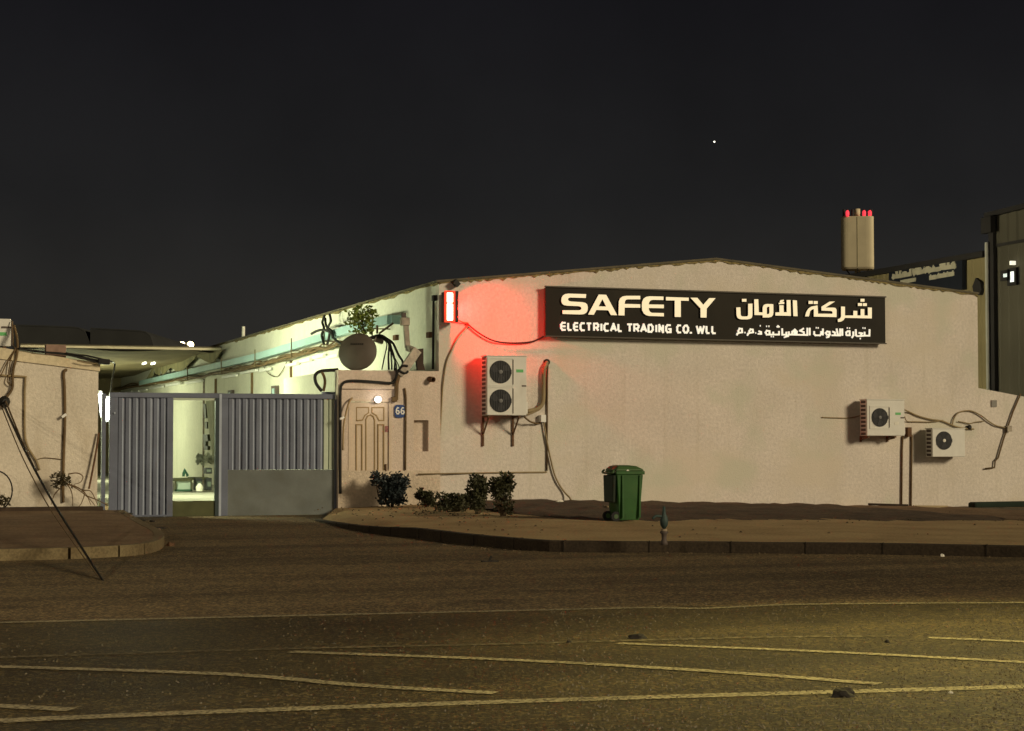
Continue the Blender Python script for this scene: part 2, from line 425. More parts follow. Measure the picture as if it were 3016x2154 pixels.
line([(-60, 2128), (0, 2125), (663, 2097), (1508, 2068), (2171, 2048), (3016, 2024), (3080, 2022)], .16, m_line)
line([(-60, 2079), (0, 2082), (212, 2093)], .14, m_line, .006)
line([(-60, 1940), (0, 1938), (862, 1912), (1508, 1898), (2171, 1880), (2635, 1874)], .10, m_linefaint)
line([(2735, 1880), (3016, 1892), (3080, 1895)], .12, m_line, .006)

# right pavement: kerb line (foot of the kerb) and the foot of the buildings
XL = py(288, 1300).x            # right edge of the left building
XK = py(996, 1200, -.06).x      # left edge of the gatehouse
XS = py(1293, 900).x            # corner of the warehouse
XR = py(2880, 1000).x
foot = [(996, 1497), (1150, 1490), (1290, 1483), (1525, 1476), (1900, 1482), (2300, 1488), (2650, 1495), (3016, 1499), (3500, 1506)]
FOOT = [(py(*p).x, py(*p).z) for p in foot]
kerb = [(925, 1533), (990, 1550), (1067, 1566), (1150, 1578), (1234, 1587), (1368, 1604), (1468, 1614), (1560, 1622), (1660, 1627), (2000, 1629), (2300, 1632), (2600, 1635), (3016, 1643), (3500, 1655)]
KB = spline([pz(*p) for p in kerb], 4)
def khz(i): return 0.02 + 0.135 * min(1, i / 14)
nk = len(KB)
KIN = []                       # inner (building side) edge of the kerb top
for i, p in enumerate(KB):
    d = KB[min(i + 1, nk - 1)] - KB[max(i - 1, 0)]; s = Vector((-d.y, d.x, 0)).normalized()
    KIN.append(p + s * 0.16)
kb = MB()
for i, p in enumerate(KB):
    h = khz(i) + 0.006 * mnoise.noise((p.x * 2, p.y, 0)); q = KIN[i]
    kb.v += [Vector((p.x, p.y, -.05)), Vector((p.x, p.y, h - .015)), Vector((p.x + (q.x - p.x) * .12, p.y + (q.y - p.y) * .12, h)), Vector((q.x, q.y, h)), Vector((q.x, q.y, -.05))]
kb.f = [[5 * i + k, 5 * i + k + 1, 5 * i + k + 6, 5 * i + k + 5] for i in range(nk - 1) for k in range(4)]
kb.build('kerb', g_kerb, kind='structure')
kj = MB(); acc = 0
for i in range(nk - 1):
    acc += (KB[i + 1] - KB[i]).length
    if acc > .95 and khz(i) > .05:
        acc = 0; d = (KB[i + 1] - KB[i]).normalized(); s_ = (KIN[i] - KB[i]).normalized(); h = khz(i)
        kj.obox(KB[i] + s_ * .075 + Vector((0, 0, h / 2)), d * .005, s_ * .0815, (0, 0, h / 2 + .006))
kj.build('kerb_joint', M('kerb_joint_dirt', (.012, .009, .006), 1.0), kind='structure')
xa, xb = XK, FOOT[-1][0]
NV = 26
pv = MB(); sb = MB(); es = MB()
grid = []
for i in range(nk):
    q = KIN[i]; t = i / (nk - 1)
    xw = xa + (xb - xa) * max(0.0, min(1.0, (q.x - KIN[0].x) / (KIN[-1].x - KIN[0].x)))
    row = []
    for j in range(NV + 1):
        s = j / NV
        x = q.x + (xw - q.x) * s; y = q.y + (0.1 - q.y) * s
        zz = (khz(i) - .004) * (1 - s) + lerp(FOOT, xw) * s
        zz += 0.012 * mnoise.noise((x * .8, y * .8, 3)) * math.sin(math.pi * s)
        row.append(Vector((x, y, zz)))
    grid.append(row)
for row in grid: pv.v += row
w = NV + 1
pv.f = [[i * w + j, (i + 1) * w + j, (i + 1) * w + j + 1, i * w + j + 1] for i in range(nk - 1) for j in range(NV)]
pv.build('pavement', g_pave, kind='structure', smooth=True)

def surf(x, y):                 # height of the right pavement near (x, y)
    best = min((abs(p.x - x) + abs(p.y - y), p.z) for r in grid for p in r); return best[1]

def bed(name, mat, edge, x0, x1, lift=0.02):   # a strip of loose soil against the wall, front border given in picture points
    tab = sorted((pz(sx, sy, .24).x, pz(sx, sy, .24).y) for sx, sy in edge)
    b = MB(); nx, ny = 70, 14
    for i in range(nx + 1):
        x = x0 + (x1 - x0) * i / nx
        yf = lerp(tab, x) + 0.25 * mnoise.noise((x * 1.3, 0, 5)) + .1 * mnoise.noise((x * 5, 0, 9))
        for j in range(ny + 1):
            s = j / ny; y = yf + (0.06 - yf) * s
            z = surf(x, y)
            z += -.09 + (lift + .10) * min(1, s * 3) + 0.045 * mnoise.noise((x * 1.7, y * 1.7, 1)) * min(1, s * 3) + .015 * mnoise.noise((x * 7, y * 7, 2))
            b.v.append(Vector((x, y, z)))
    b.f = [[i * (ny + 1) + j, (i + 1) * (ny + 1) + j, (i + 1) * (ny + 1) + j + 1, i * (ny + 1) + j + 1] for i in range(nx) for j in range(ny)]
    return b.build(name, mat, kind='structure', smooth=True)
bed('soil_bed', g_soil, [(1230, 1498), (1380, 1508), (1518, 1518), (1660, 1522), (1800, 1534), (1960, 1542), (2150, 1540), (2330, 1530), (2480, 1527)], py(1255, 1480).x, py(2440, 1490).x, .03)
bed('earth_strip', g_brownsoil, [(2350, 1530), (2560, 1556), (2760, 1568), (3016, 1580), (3300, 1590)], py(2425, 1490).x, py(3250, 1500).x, .02)

# loose gravel and sand lumps on the soil and along the kerb foot
gb = MB()
def lump(x, y, z, a_):
    q = [(math.cos(k * 1.2566 + x * 7) * a_ * random.uniform(.7, 1.2), math.sin(k * 1.2566 + x * 7) * a_ * random.uniform(.6, 1.1)) for k in range(5)]
    gb.add([(x + u, y + v, z - .004) for u, v in q] + [(x + u * .5, y + v * .5, z + a_ * random.uniform(.4, .8)) for u, v in q], [(0, 1, 6, 5), (1, 2, 7, 6), (2, 3, 8, 7), (3, 4, 9, 8), (4, 0, 5, 9), (5, 6, 7, 8, 9)])
for _ in range(620):
    i = random.randrange(nk) if random.random() < .12 else random.randrange(24, nk); j = random.randint(NV // 2, NV - 1) if random.random() < .75 else random.randint(1, NV - 1); p = grid[i][j]
    lump(p.x + random.uniform(-.5, .5), p.y + random.uniform(-.3, .05) , p.z + .012, random.uniform(.008, .032))
for _ in range(330):
    i = random.randrange(nk - 1); p = KB[i].lerp(KB[i + 1], random.random()); d = (KB[i] - KIN[i]).normalized() * abs(random.gauss(0, .35))
    lump(p.x + d.x, p.y + d.y, 0, random.uniform(.006, .025))
ch = MB()
gb_, gb = gb, ch
fwd_ = Vector((math.sin(YAW), math.cos(YAW), 0))
for _ in range(11000):
    dist = 9.3 + 8.5 * random.random() ** 1.5; lat = dist * (.285 - .57 * random.random() ** 1.7)
    p = Vector((CAM.x, CAM.y, 0)) + fwd_ * dist + RGT * lat
    if mnoise.noise((p.x * .7, p.y * .7, 2)) > .35 or (lat < .3 and random.random() < .72): continue
    lump(p.x, p.y, .003, random.uniform(.004, .0095))
gb = gb_
ch.build('chippings', M('road_chippings', (.090, .068, .028), .55, var=.7, vs=60, spec=.5), kind='stuff')
gb.build('gravel', M('gravel_mix', (.10, .072, .042), .95, var=.6, vs=9), kind='stuff')

# left pavement in front of the white outbuilding
lk = [(-420, 1668), (-150, 1658), (0, 1653), (200, 1648), (348, 1641), (424, 1634), (468, 1622), (484, 1606), (470, 1588), (430, 1566), (385, 1538), (350, 1516), (312, 1500)]
LK = spline([pz(*p) for p in lk], 3)
n = len(LK); XLL = py(-420, 1490).x
top = MB(); nj = 10
LIN = []
for i, p in enumerate(LK):
    d = LK[min(i + 1, n - 1)] - LK[max(i - 1, 0)]; s = Vector((-d.y, d.x, 0)).normalized(); LIN.append(p + s * .15)
for i in range(n):
    q = LIN[i]; xw = XLL + (py(306, 1495).x - XLL) * max(0, min(1, (i / (n - 1)) * 1.05))
    for j in range(nj + 1):
        s = j / nj; x = q.x + (xw - q.x) * s; y = q.y + (.1 - q.y) * s
        top.v.append(Vector((x, y, .146 + .02 * s + .02 * mnoise.noise((x, y, 8)) * math.sin(math.pi * s))))
top.f = [[i * (nj + 1) + j, (i + 1) * (nj + 1) + j, (i + 1) * (nj + 1) + j + 1, i * (nj + 1) + j + 1] for i in range(n - 1) for j in range(nj)]
top.build('pavement_island', g_brownsoil, kind='structure', smooth=True)
kk = MB()
for i in range(n - 1):
    a, b_, c, d = LK[i], LK[i + 1], LIN[i], LIN[i + 1]
    if i in (5, 9, 12, 15): # open joints between kerbstones
        a = a.lerp(b_, .16); c = c.lerp(d, .16)
    hh = .15
    P = [Vector((q.x, q.y, z)) for z in (-.05, hh) for q in (a, b_, d, c)]
    kk.add(P, [(0, 3, 2, 1), (4, 5, 6, 7), (0, 1, 5, 4), (1, 2, 6, 5), (2, 3, 7, 6), (3, 0, 4, 7)])
kk.build('kerb_stones', g_kerbpale, kind='structure')
MB().box(XL - .2, XS + .1, 0.151, 60, -.05, .02).build('yard_floor', g_yard, kind='structure')

# ================================================================== WAREHOUSE
DEP = 58.0
def ragged(a, b, n, amp):
    out = []
    for i in range(n + 1):
        t = i / n; x = a[0] + (b[0] - a[0]) * t; z = a[1] + (b[1] - a[1]) * t
        out.append((x, z + (random.uniform(-amp, amp) if 0 < i < n else 0)))
    return out
tl = py(1293, 833); rd = py(2109, 767); tr = py(2876, 868)
ZE = tl.z
wh = thing('warehouse', 'long white warehouse with a shallow gable front carrying the black sign board', 'building', (XS, 0, 0))
outl = [(XS, -.3), (XR, -.3), (XR, tr.z)] + ragged((XR, tr.z), (rd.x, rd.z), 60, .012)[1:] + ragged((rd.x, rd.z), (XS, tl.z), 60, .012)[1:]
MB().prism([(p[0], p[1]) for p in outl], 0, .25).build('front_wall', m_wall, wh)
sw = MB().box(XS, XS + .25, .25, DEP, -.3, ZE)
sw.build('side_wall', m_side, wh)
MB().box(XR - .25, XR, .25, DEP, -.3, tr.z - .02).build('side_wall', m_side, wh)
MB().prism([(XS, -.3), (XR, -.3), (XR, tr.z), (rd.x, rd.z), (XS, tl.z)], DEP, DEP + .25).build('back_wall', m_side, wh)
rf = MB()
for (a, b) in (((XS - .06, tl.z + .005), (rd.x, rd.z + .012)), ((rd.x, rd.z + .012), (XR + .03, tr.z + .005))):
    P = [Vector((p[0], y, p[1] + h)) for h in (0, .045) for y in (-.03, DEP + .3) for p in (a, b)]
    rf.add(P, [(0, 1, 3, 2), (4, 6, 7, 5), (0, 4, 5, 1), (2, 3, 7, 6), (0, 2, 6, 4), (1, 5, 7, 3)])
roof = rf.build('roof', m_roof, wh)
# ragged mortar and flashing under the sheet edge, one strip per edge
def strip(a, b, n_):
    up = [(a[0] + (b[0] - a[0]) * i / n_, a[1] + (b[1] - a[1]) * i / n_ + .004) for i in range(n_ + 1)]
    dn = []
    for i in range(n_ + 1):
        d_ = random.choice((.012, .018, .025, .04, .055)) if i % 5 else .07 * random.random() + .01
        dn.append((up[i][0], up[i][1] - d_))
    return up + dn[::-1]
MB().prism(strip((XS, tl.z), (rd.x, rd.z), 90), -.02, -.001).build('flashing', m_edge, roof)
MB().prism(strip((rd.x, rd.z), (XR, tr.z), 80), -.02, -.001).build('flashing', m_edge, roof)
MB().prism_x(strip((.02, ZE), (DEP, ZE), 160), XS - .025, XS - .001).build('flashing', m_edge, roof)
# vertical joints on the side wall
for sx, wdt in ((600, .10), (635, .16), (742, .12), (857, .12)):
    p = pxp(sx, 1120, XS - .03)
    zt = pxp(sx, {600: 1116, 635: 1116, 742: 1092, 857: 1062}[sx], XS - .03).z
    MB().box(XS - .06, XS - .001, p.y - wdt / 2, p.y + wdt / 2, 0, zt).build('wall_batten', m_brown if sx != 600 else m_steel, wh)
for sx, sy in ((1267, 987), (1168, 995)):
    p = pxp(sx, sy, XS - .02)
    MB().box(XS - .08, XS - .001, p.y - .12, p.y + .12, p.z - .06, p.z + .06).build('vent_stub', m_rust, wh)

# ---------------------------------------------------------------- gatehouse
YK = -.06
ZK = py(1150, 1092, YK).z
kbk = pxp(836, 1117, XK).y
kh = thing('gatehouse', 'flat-roofed pinkish gatehouse with cream panelled door between the metal gate and the warehouse', 'building', (XK, YK, 0))
dx0, dx1 = py(1026, 1300, YK).x, py(1152, 1300, YK).x
dzt = py(1090, 1177, YK).z; dzb = py(1090, 1386, YK).z
nx0, nx1 = py(1219, 1300, YK).x, py(1262, 1300, YK).x; nz0, nz1 = py(1240, 1330, YK).z, py(1240, 1238, YK).z
XE = XS - .002
MB().prism([[(XK, -.3), (XE + .02, -.3), (XE + .02, ZK), (XK, ZK)], [(dx0, .1), (dx0, dzt), (dx1, dzt), (dx1, .1)], [(nx0, nz0), (nx0, nz1), (nx1, nz1), (nx1, nz0)]], YK, YK + .22).build('front_wall', m_kiosk, kh)
MB().box(XK, XK + .2, YK + .22, kbk, -.3, ZK).build('side_wall', m_side, kh)
MB().box(XK + .2, XE, YK + .22, kbk, ZK - .15, ZK - .01).build('roof', m_side, kh)
MB().box(nx0 - .02, nx1 + .02, YK + .13, YK + .2, nz0 - .02, nz1 + .02).build('meter_niche', m_kiosk, kh)
ph = MB().prism([(XK, -.3), (XS - .002, -.3), (XS - .002, dzb - .006), (XK, dzb)], YK - .022, YK - .001)
ph.build('plinth', m_plinth, kh)
lin = MB(); a = py(1006, 1139, YK); b = py(1165, 1142, YK)
lin.box(a.x, b.x, YK - .05, YK - .001, b.z - .035, b.z + .02); lin.build('door_hood', m_kiosk, kh)
fr = MB(); t = .05
fr.box(dx0, dx0 + t, YK - .012, YK + .15, dzb - .3, dzt); fr.box(dx1 - t, dx1, YK - .012, YK + .15, dzb - .3, dzt); fr.box(dx0 + t, dx1 - t, YK - .012, YK + .15, dzt - t, dzt)
dr = MB().box(dx0 + t, dx1 - t, YK + .02, YK + .07, dzb - .3, dzt - t - .006).build('door', m_door, kh)
fr.build('door_frame', m_door, dr)
def dpt(u, v):                # picture points of the door panels (zoom of 990,1080 at 5.074)
    p = py(990 + u / 5.074, 1080 + v / 5.074, YK + .02); return (p.x, p.z)
gv = MB(); gw = .022
for pts in ([(305, 805), (305, 612), (485, 612), (485, 690), (430, 730), (395, 800)], [(535, 690), (535, 612), (712, 612), (712, 805), (640, 805), (600, 730), (535, 690)],
            [(445, 1600), (445, 790), (470, 740), (515, 722), (555, 745), (575, 800), (575, 1600)], [(300, 1600), (300, 868), (385, 868), (385, 1600)], [(625, 1600), (625, 868), (710, 868), (710, 1600)], [(305, 805), (395, 800)]):
    gv.stroke([dpt(*p) for p in pts], gw, YK + .017, YK + .03)
gv.build('panel_moulding', m_groove, dr)
p = dpt(738, 1500)
MB().box(p[0] - .012, p[0] + .012, YK - .03, YK + .02, p[1] - .09, p[1] + .06).build('handle', m_rust, dr)
p = dpt(760, 930)
MB().box(p[0] - .045, p[0] + .045, YK + .012, YK + .02, p[1] - .07, p[1] + .06).build('sticker', M('faded_red_sticker', (.30, .13, .12), .7, var=.4, vs=25), dr)
sp = py(1265, 1117, YK)
MB().lathe((sp.x, YK, sp.z), [(.06, 0), (.06, .16), (.045, .16), (.045, .05)], 16, (0.25, -1, -.1)).build('waste_spout', m_rust, kh, smooth=False)

# ---------------------------------------------------------------- left outbuilding
lb = thing('outbuilding', 'pale rendered outbuilding with a sloping roof edge at the left of the metal gate', 'building', (XL, 0, 0))
def slp(sx): return 1026 + (sx - 0) * (1071 - 1026) / 288.0
a, b = py(-500, slp(-500)), py(290, slp(290))
MB().prism([(a.x, -.3), (XL, -.3), (XL, b.z)] + ragged((XL, b.z), (a.x, a.z), 40, .01)[1:], 0, .25).build('front_wall', m_left, lb)
f0, f1 = py(57, 1065), py(286, 1093); sl_ = (f1.z - f0.z) / (f1.x - f0.x)
zf = lambda x: f0.z + (x - f0.x) * sl_
MB().prism([(a.x, zf(a.x)), (XL + .03, zf(XL)), (XL + .03, b.z + .01), (a.x, a.z + .01)], -.035, -.001).build('parapet_band', M('parapet_render', (.60, .52, .36), .92, var=.12, vs=1.4, fine=.1, fs=16, bump=.4, stain=[(1.5, .5, .8, (.44, .35, .2), (1, 1, .6), .6)]), lb)
MB().box(XL - .2, XL, .25, 34, -.3, b.z - .05).build('side_wall', m_side, lb)
P = [Vector((q.x, y, q.z - .1 - h)) for h in (0, .08) for y in (.25, 34) for q in (a, Vector((XL - .2, 0, b.z)))]
MB().add(P, [(0, 1, 3, 2), (4, 6, 7, 5), (0, 4, 5, 1), (2, 3, 7, 6), (0, 2, 6, 4), (1, 5, 7, 3)]).build('roof', m_roof, lb)

# ---------------------------------------------------------------- right annex
rx0, rx1 = XR + .004, py(3500, 1200).x
zs = lambda sx: py(sx, 1143 + (sx - 2884) * .19).z
an = thing('annex', 'lower pale annex wall sloping down from the right end of the warehouse', 'building', (rx0, 0, 0))
MB().prism([(rx0, -.4), (rx1, -.4), (rx1, zs(3500)), (rx0, zs(2886))], .004, .25).build('front_wall', m_wall, an)
P = [Vector((x, y, z - h)) for h in (.02, .1) for y in (.25, 9) for x, z in ((rx0, zs(2886)), (rx1, zs(3500)))]
MB().add(P, [(0, 1, 3, 2), (4, 6, 7, 5), (0, 4, 5, 1), (2, 3, 7, 6), (0, 2, 6, 4), (1, 5, 7, 3)]).build('roof', m_roof, an)
c = py(2927, 1189)
vb = MB(); vb.box(c.x - .075, c.x + .075, -.02, .002, c.z - .08, c.z + .08)
vb.build('vent', M('vent_grey', (.22, .21, .19), .7), an)

# ================================================================== GATE
YG = .05
gt = thing('metal_gate', 'grey corrugated metal gate with an open wicket doorway in front of the lit yard', 'gate', (py(655, 1500, YG).x, YG, 0))
def gx(sx): return py(sx, 1300, YG).x
GT0, GT1 = py(322, 1158, YG).z, py(990, 1160, YG).z
GZ = (GT0 + GT1) / 2; GB = .004
def rib_panel(x0, x1, z0, z1, pitch):
    b = MB(); n_ = int(round((x1 - x0) / pitch)); pt = (x1 - x0) / n_; xs = []
    for i in range(n_):
        dent = random.uniform(-.003, .003)
        for t_, d_ in ((0, .030), (.07, .030), (.11, 0), (.62, 0), (.80, .030)):
            xs.append((x0 + (i + t_) * pt, d_ + dent))
    xs.append((x1, .030))
    lo = [(x, YG + .02 + dy) for x, dy in xs]; k = len(lo); zs_ = [z0, z0 + (z1 - z0) * .33, z0 + (z1 - z0) * .66, z1]
    for h in (0, .006):
        for zi, z in enumerate(zs_): b.v += [Vector((x + (.004 * mnoise.noise((x * 3, z, 4)) if 0 < zi < 3 else 0), y + h + .006 * mnoise.noise((x * 2, z * 1.3, 1)), z)) for x, y in lo]
    for o_ in (0, 4 * k):
        for zi in range(3): b.f += [[o_ + zi * k + i, o_ + zi * k + i + 1, o_ + (zi + 1) * k + i + 1, o_ + (zi + 1) * k + i] for i in range(k - 1)]
    b.f += [[i, 4 * k + i, 4 * k + i + 1, i + 1] for i in range(k - 1)] + [[3 * k + i, 3 * k + i + 1, 7 * k + i + 1, 7 * k + i] for i in range(k - 1)]
    return b
rt = GZ - .10; mid = py(800, 1384, YG).z
rib_panel(gx(347), gx(492), GB + .04, rt, .148).build('ribbed_panel', m_gate, gt)
rib_panel(gx(672), gx(953), mid, rt, .148).build('ribbed_panel', m_gate, gt)
rib_panel(gx(953), gx(985), mid, rt, .118).build('ribbed_panel', m_pale_post, gt, label='ribbed strip painted pale green as if lit from the yard')  # yard light on the last ribs is put into their paler colour
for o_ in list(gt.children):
    if o_.data.materials[0] is m_gate:      # highlight painted pale along the right-hand shoulder of each rib
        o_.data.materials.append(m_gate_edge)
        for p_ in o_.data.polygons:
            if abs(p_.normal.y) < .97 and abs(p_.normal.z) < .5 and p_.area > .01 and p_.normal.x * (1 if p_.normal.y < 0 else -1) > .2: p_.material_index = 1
fm = MB()
fm.box(gx(322), gx(988), YG - .01, YG + .09, rt, GZ)                    # head rail
fm.box(gx(322), gx(347), YG, YG + .08, GB, rt); fm.box(gx(492), gx(510), YG, YG + .08, GB, rt)
fm.box(gx(652), gx(672), YG, YG + .08, GB, rt); fm.box(gx(985), gx(994), YG, YG + .08, GB, rt)
fm.box(gx(347), gx(492), YG, YG + .06, GB, GB + .04)
fm.build('frame', m_gate, gt, bevel=.006)
MB().box(gx(672), gx(985), YG + .005, YG + .03, GB, mid - .002).build('kick_plate', m_tealplate, gt)
MB().box(gx(634), gx(645), YG - .02, YG + .10, GB, rt).build('meeting_post', m_gate_dark, gt)
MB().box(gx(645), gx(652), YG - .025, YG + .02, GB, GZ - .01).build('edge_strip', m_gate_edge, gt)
MB().box(gx(510), gx(634), YG + .01, YG + .07, GB, py(570, 1476, YG).z).build('threshold', M('mossy_sill', (.07, .075, .035), .9, var=.3), gt)
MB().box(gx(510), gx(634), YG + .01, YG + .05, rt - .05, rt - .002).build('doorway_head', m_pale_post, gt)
c = py(348, 1232 - 15, YG)
MB().lathe((py(337, 1270, YG).x, YG - .01, c.z), [(.02, 0), (.02, .02)], 10, (0, -1, 0)).build('bolt_head', m_gate_edge, gt)

gp = MB(); gp.box(py(299, 1300, .1).x, py(311, 1300, .1).x, .08, .2, -.1, py(300, 1160, .1).z)
gp.build('gate_post', m_gate, label='square grey steel post between the pale outbuilding and the gate', cat='post')

# tube lamps just inside the gate gap
def tube_lamp(sx, s0, s1, y, label, tilt=0.0):
    a, b = py(sx + tilt, s0, y), py(sx, s1, y)
    t = thing('tube_lamp', label, 'lamp', (b.x, y, b.z), 'bright tube lamps beside the gate')
    MB().tube([a, b], .045, 12).build('tube', E('cold_tube_glow', (.93, 1, .86), 14), t, smooth=True)
    u = MB(); u.bar(a + Vector((0, .07, .05)), b + Vector((0, .07, -.05)), .07, .05); u.build('batten', m_white, t)
    MB().bar(a + Vector((0, .07, .04)), a + Vector((0, -.02, .04)), .06, .04).build('lamp_holder', m_white, t)
    return t
tl1 = tube_lamp(303, 1160, 1228, .45, 'upright bright white tube lamp close to the outbuilding wall, nearer the wall of the two', -7)
tl2 = tube_lamp(316, 1176, 1236, .45, 'upright bright tube lamp between the grey post and the gate leaf, nearer the gate', 1)
YARD = (.93, 1.0, .63)
lamp('tube_light', (XL + .9, 1.2, 2.6), 420, YARD, tl1, .25)
lamp('tube_light', (XL + .8, 7.0, 2.8), 2500, YARD, tl2, .3, R(150), (XS, 9, 2.2))

# ================================================================== CANOPY and yard
ce = pxp(652, 1032, XS - .02)      # front right corner of the canopy on the side wall
YC = ce.y; ZC = ce.z
cx0 = py(60, 1033, YC).x
cn = thing('yard_canopy', 'wide grey-brown canopy roof with a pale front edge over the back of the yard', 'canopy', (cx0, YC, 0))
cs = MB(); nx, ny = 26, 16; CL = 28
for i in range(nx + 1):
    for j in range(ny + 1):
        x = cx0 + (XS - .05 - cx0) * i / nx; y = YC + CL * j / ny
        cs.v.append(Vector((x, y, ZC - .06 + .16 * mnoise.noise((x * .45, y * .22, 2)) * min(1, i / 3) - .12 * math.sin(math.pi * i / nx) * math.sin(math.pi * j / ny))))
cs.f = [[i * (ny + 1) + j, (i + 1) * (ny + 1) + j, (i + 1) * (ny + 1) + j + 1, i * (ny + 1) + j + 1] for i in range(nx) for j in range(ny)]
k = len(cs.v); cs.v += [v + Vector((0, 0, .05)) for v in cs.v]; cs.f += [[q + k for q in f] for f in cs.f]
cs.build('sheet', m_canopy, cn, smooth=True)
MB().box(cx0, XS - .03, YC - .05, YC + .02, ZC - .01, ZC + .07).build('front_beam', m_canopy_edge, cn)
MB().box(cx0, XS - .03, YC - .06, YC + .05, ZC + .071, ZC + .11).build('roof_edge', m_roof, cn)
MB().box(cx0, XS - .02, YC + CL, YC + CL + .2, -.05, ZC).build('back_wall', m_canopy, cn)
# torn cloth hanging along the warehouse side of the canopy (zoom of 380,960 at 5.984)
def rag(pts, x, name='torn_cloth'):
    P = [pxp(380 + u / 5.984, 960 + v / 5.984, x) for u, v in pts]
    b = MB(); loop = [(p.y, p.z) for p in P]
    b.prism_x(loop, x - .015, x + .015)
    return b.build(name, m_rag, cn)
rag([(1190, 470), (1640, 430), (1500, 645), (1440, 660), (1340, 620), (1240, 560), (1195, 530)], XS - .25)
rag([(590, 690), (1190, 520), (1170, 560), (1090, 640), (950, 790), (890, 860), (850, 800), (740, 740), (690, 770), (600, 870), (560, 760)], XS - .30)
rag([(300, 960), (420, 740), (560, 690), (540, 880), (470, 840), (440, 740), (420, 860), (400, 930)], XS - .32)
cl = []
for (u, v) in ((270, 665), (425, 668)):
    p = pz(380 + u / 5.984, 960 + v / 5.984, ZC - .22)
    t = thing('canopy_lamp', 'small white lamp under the yard canopy, %s' % ('further from the warehouse wall' if u == 270 else 'closer to the torn cloth'), 'lamp', p, 'small lamps under the canopy')
    MB().bar(p + Vector((0, -.45, 0)), p + Vector((0, .45, 0)), .05, .05).build('tube', E('canopy_tube_glow', (1, 1, .8), 5), t)
    MB().bar(p + Vector((0, -.55, .07)), p + Vector((0, .55, .07)), .08, .05).build('batten', m_white, t)
    cl.append(t)
lamp('yard_light', Vector((XL + .8, 13.5, 3.2)), 2900, YARD, cl[0], .3, R(150), (XS, 15, 1.8))
lamp('yard_light', Vector((XL + 2.4, 36.0, 2.4)), 900, YARD, cl[1], .4)

# pale blue duct along the side wall
XP = XS - .34
pp = [pxp(*q, XP) for q in ((1150, 942), (1060, 962), (760, 1051), (485, 1113), (415, 1129))]
b = MB(); du = Vector((0, 0, 1))
pts = [pp[0] + Vector((.27, 0, 0))] + pp
for a_, c_ in zip(pts, pts[1:]): b.bar(a_, c_, .16, .20)
dt = b.build('duct', m_aqua, label='pale blue square duct running back along the warehouse side wall', cat='duct')
for sx, sy in ((1108, 952), (965, 990), (868, 1020), (760, 1051), (660, 1073), (560, 1095)):
    p = pxp(sx, sy, XP)
    u = MB(); u.box(XP - .11, XP - .085, p.y - .02, p.y + .02, p.z - .32, p.z + .22); u.box(XP - .085, XS - .001, p.y - .02, p.y + .02, p.z - .15, p.z - .12)
    u.build('hanger', m_tray, dt)
# dusty cable bundle on brackets under it
XT = XS - .26
TP = [pxp(*q, XT) for q in ((1010, 1015), (900, 1041), (760, 1078), (600, 1110), (434, 1133), (330, 1150))]
cbn = thing('cable_bundle', 'sagging bundle of dusty brown cables below the pale blue duct', 'cables', TP[0])
for k in range(6):
    o = Vector((random.uniform(-.12, .12), 0, random.uniform(-.07, .07))); pts = []
    for i in range(len(TP) - 1):
        for s in range(6):
            p = TP[i].lerp(TP[i + 1], s / 6); pts.append(p + o + Vector((random.uniform(-.02, .02), 0, (random.uniform(-.05, .05) if k < 3 else random.uniform(-.03, .12)))))
    pts.append(TP[-1] + o)
    MB().tube(pts, .035 if k < 4 else .02, 6, 3).build('cable', m_tray if k % 2 else m_brown, cbn, smooth=True)
# white trunking lengths below the bundle
TR = [pxp(*q, XS - .1) for q in ((1000, 1042), (880, 1068), (760, 1094), (600, 1121), (434, 1147), (370, 1157))]
tk = thing('trunking', 'broken white cable trunking fixed under the brown cable bundle on the side wall', 'trunking', TR[0])
for i in range(len(TR) - 1):
    for s in range(3):
        a_, c_ = TR[i].lerp(TR[i + 1], s / 3 + .02), TR[i].lerp(TR[i + 1], s / 3 + .28)
        if (i, s) in ((1, 1), (2, 2)): continue
        off = Vector((0, 0, random.uniform(-.04, .04)))
        MB().bar(a_ + off, c_ + off, .09, .08).build('trunking_length', m_white, tk)

# post, bracket and cables on the gatehouse roof (zoom of 1010,860 at 6.497)
def q1(u, v, y): return py(1010 + u / 6.497, 860 + v / 6.497, y)
Y0 = .35
pst = thing('cable_post', 'bent grey steel cable post rising from the gatehouse roof edge beside the warehouse corner', 'post', q1(1230, 1100, Y0))
b = MB(); b.bar(q1(1200, 590, Y0), q1(1235, 1070, Y0), .10, .10); b.build('upright', m_steel, pst)
b = MB(); b.box(q1(1110, 0, Y0).x, q1(1265, 0, Y0).x, Y0 - .08, Y0 + .08, q1(0, 620, Y0).z, q1(0, 470, Y0).z); b.build('joint_box', m_steel, pst, bevel=.01)
b = MB(); b.box(q1(1130, 0, Y0).x, q1(1200, 0, Y0).x, Y0 - .05, Y0 + .05, q1(0, 468, Y0).z, q1(0, 375, Y0).z); b.build('cap', m_ac_dark, pst)
Yb = -.12
b = MB(); b.bar(q1(1240, 1070, Y0), q1(1330, 1110, .1), .10, .12); b.bar(q1(1420, 1120, .05), q1(1170, 1480, Yb), .19, .10, up=(0, -1, 0)); b.bar(q1(1180, 1460, Yb), q1(1070, 1590, Yb), .15, .10, up=(0, -1, 0)); b.build('diagonal_arm', m_steel, pst)
b = MB(); b.prism([(p.x, p.z) for p in (q1(1395, 1100, .2), q1(1530, 1085, .2), q1(1530, 1370, .2), q1(1565, 1500, .2), q1(1420, 1500, .2), q1(1400, 1330, .2), q1(1500, 1180, .2))], .15, .25); b.build('strut', M('strut_brown', (.05, .032, .022), .8, var=.2), pst)
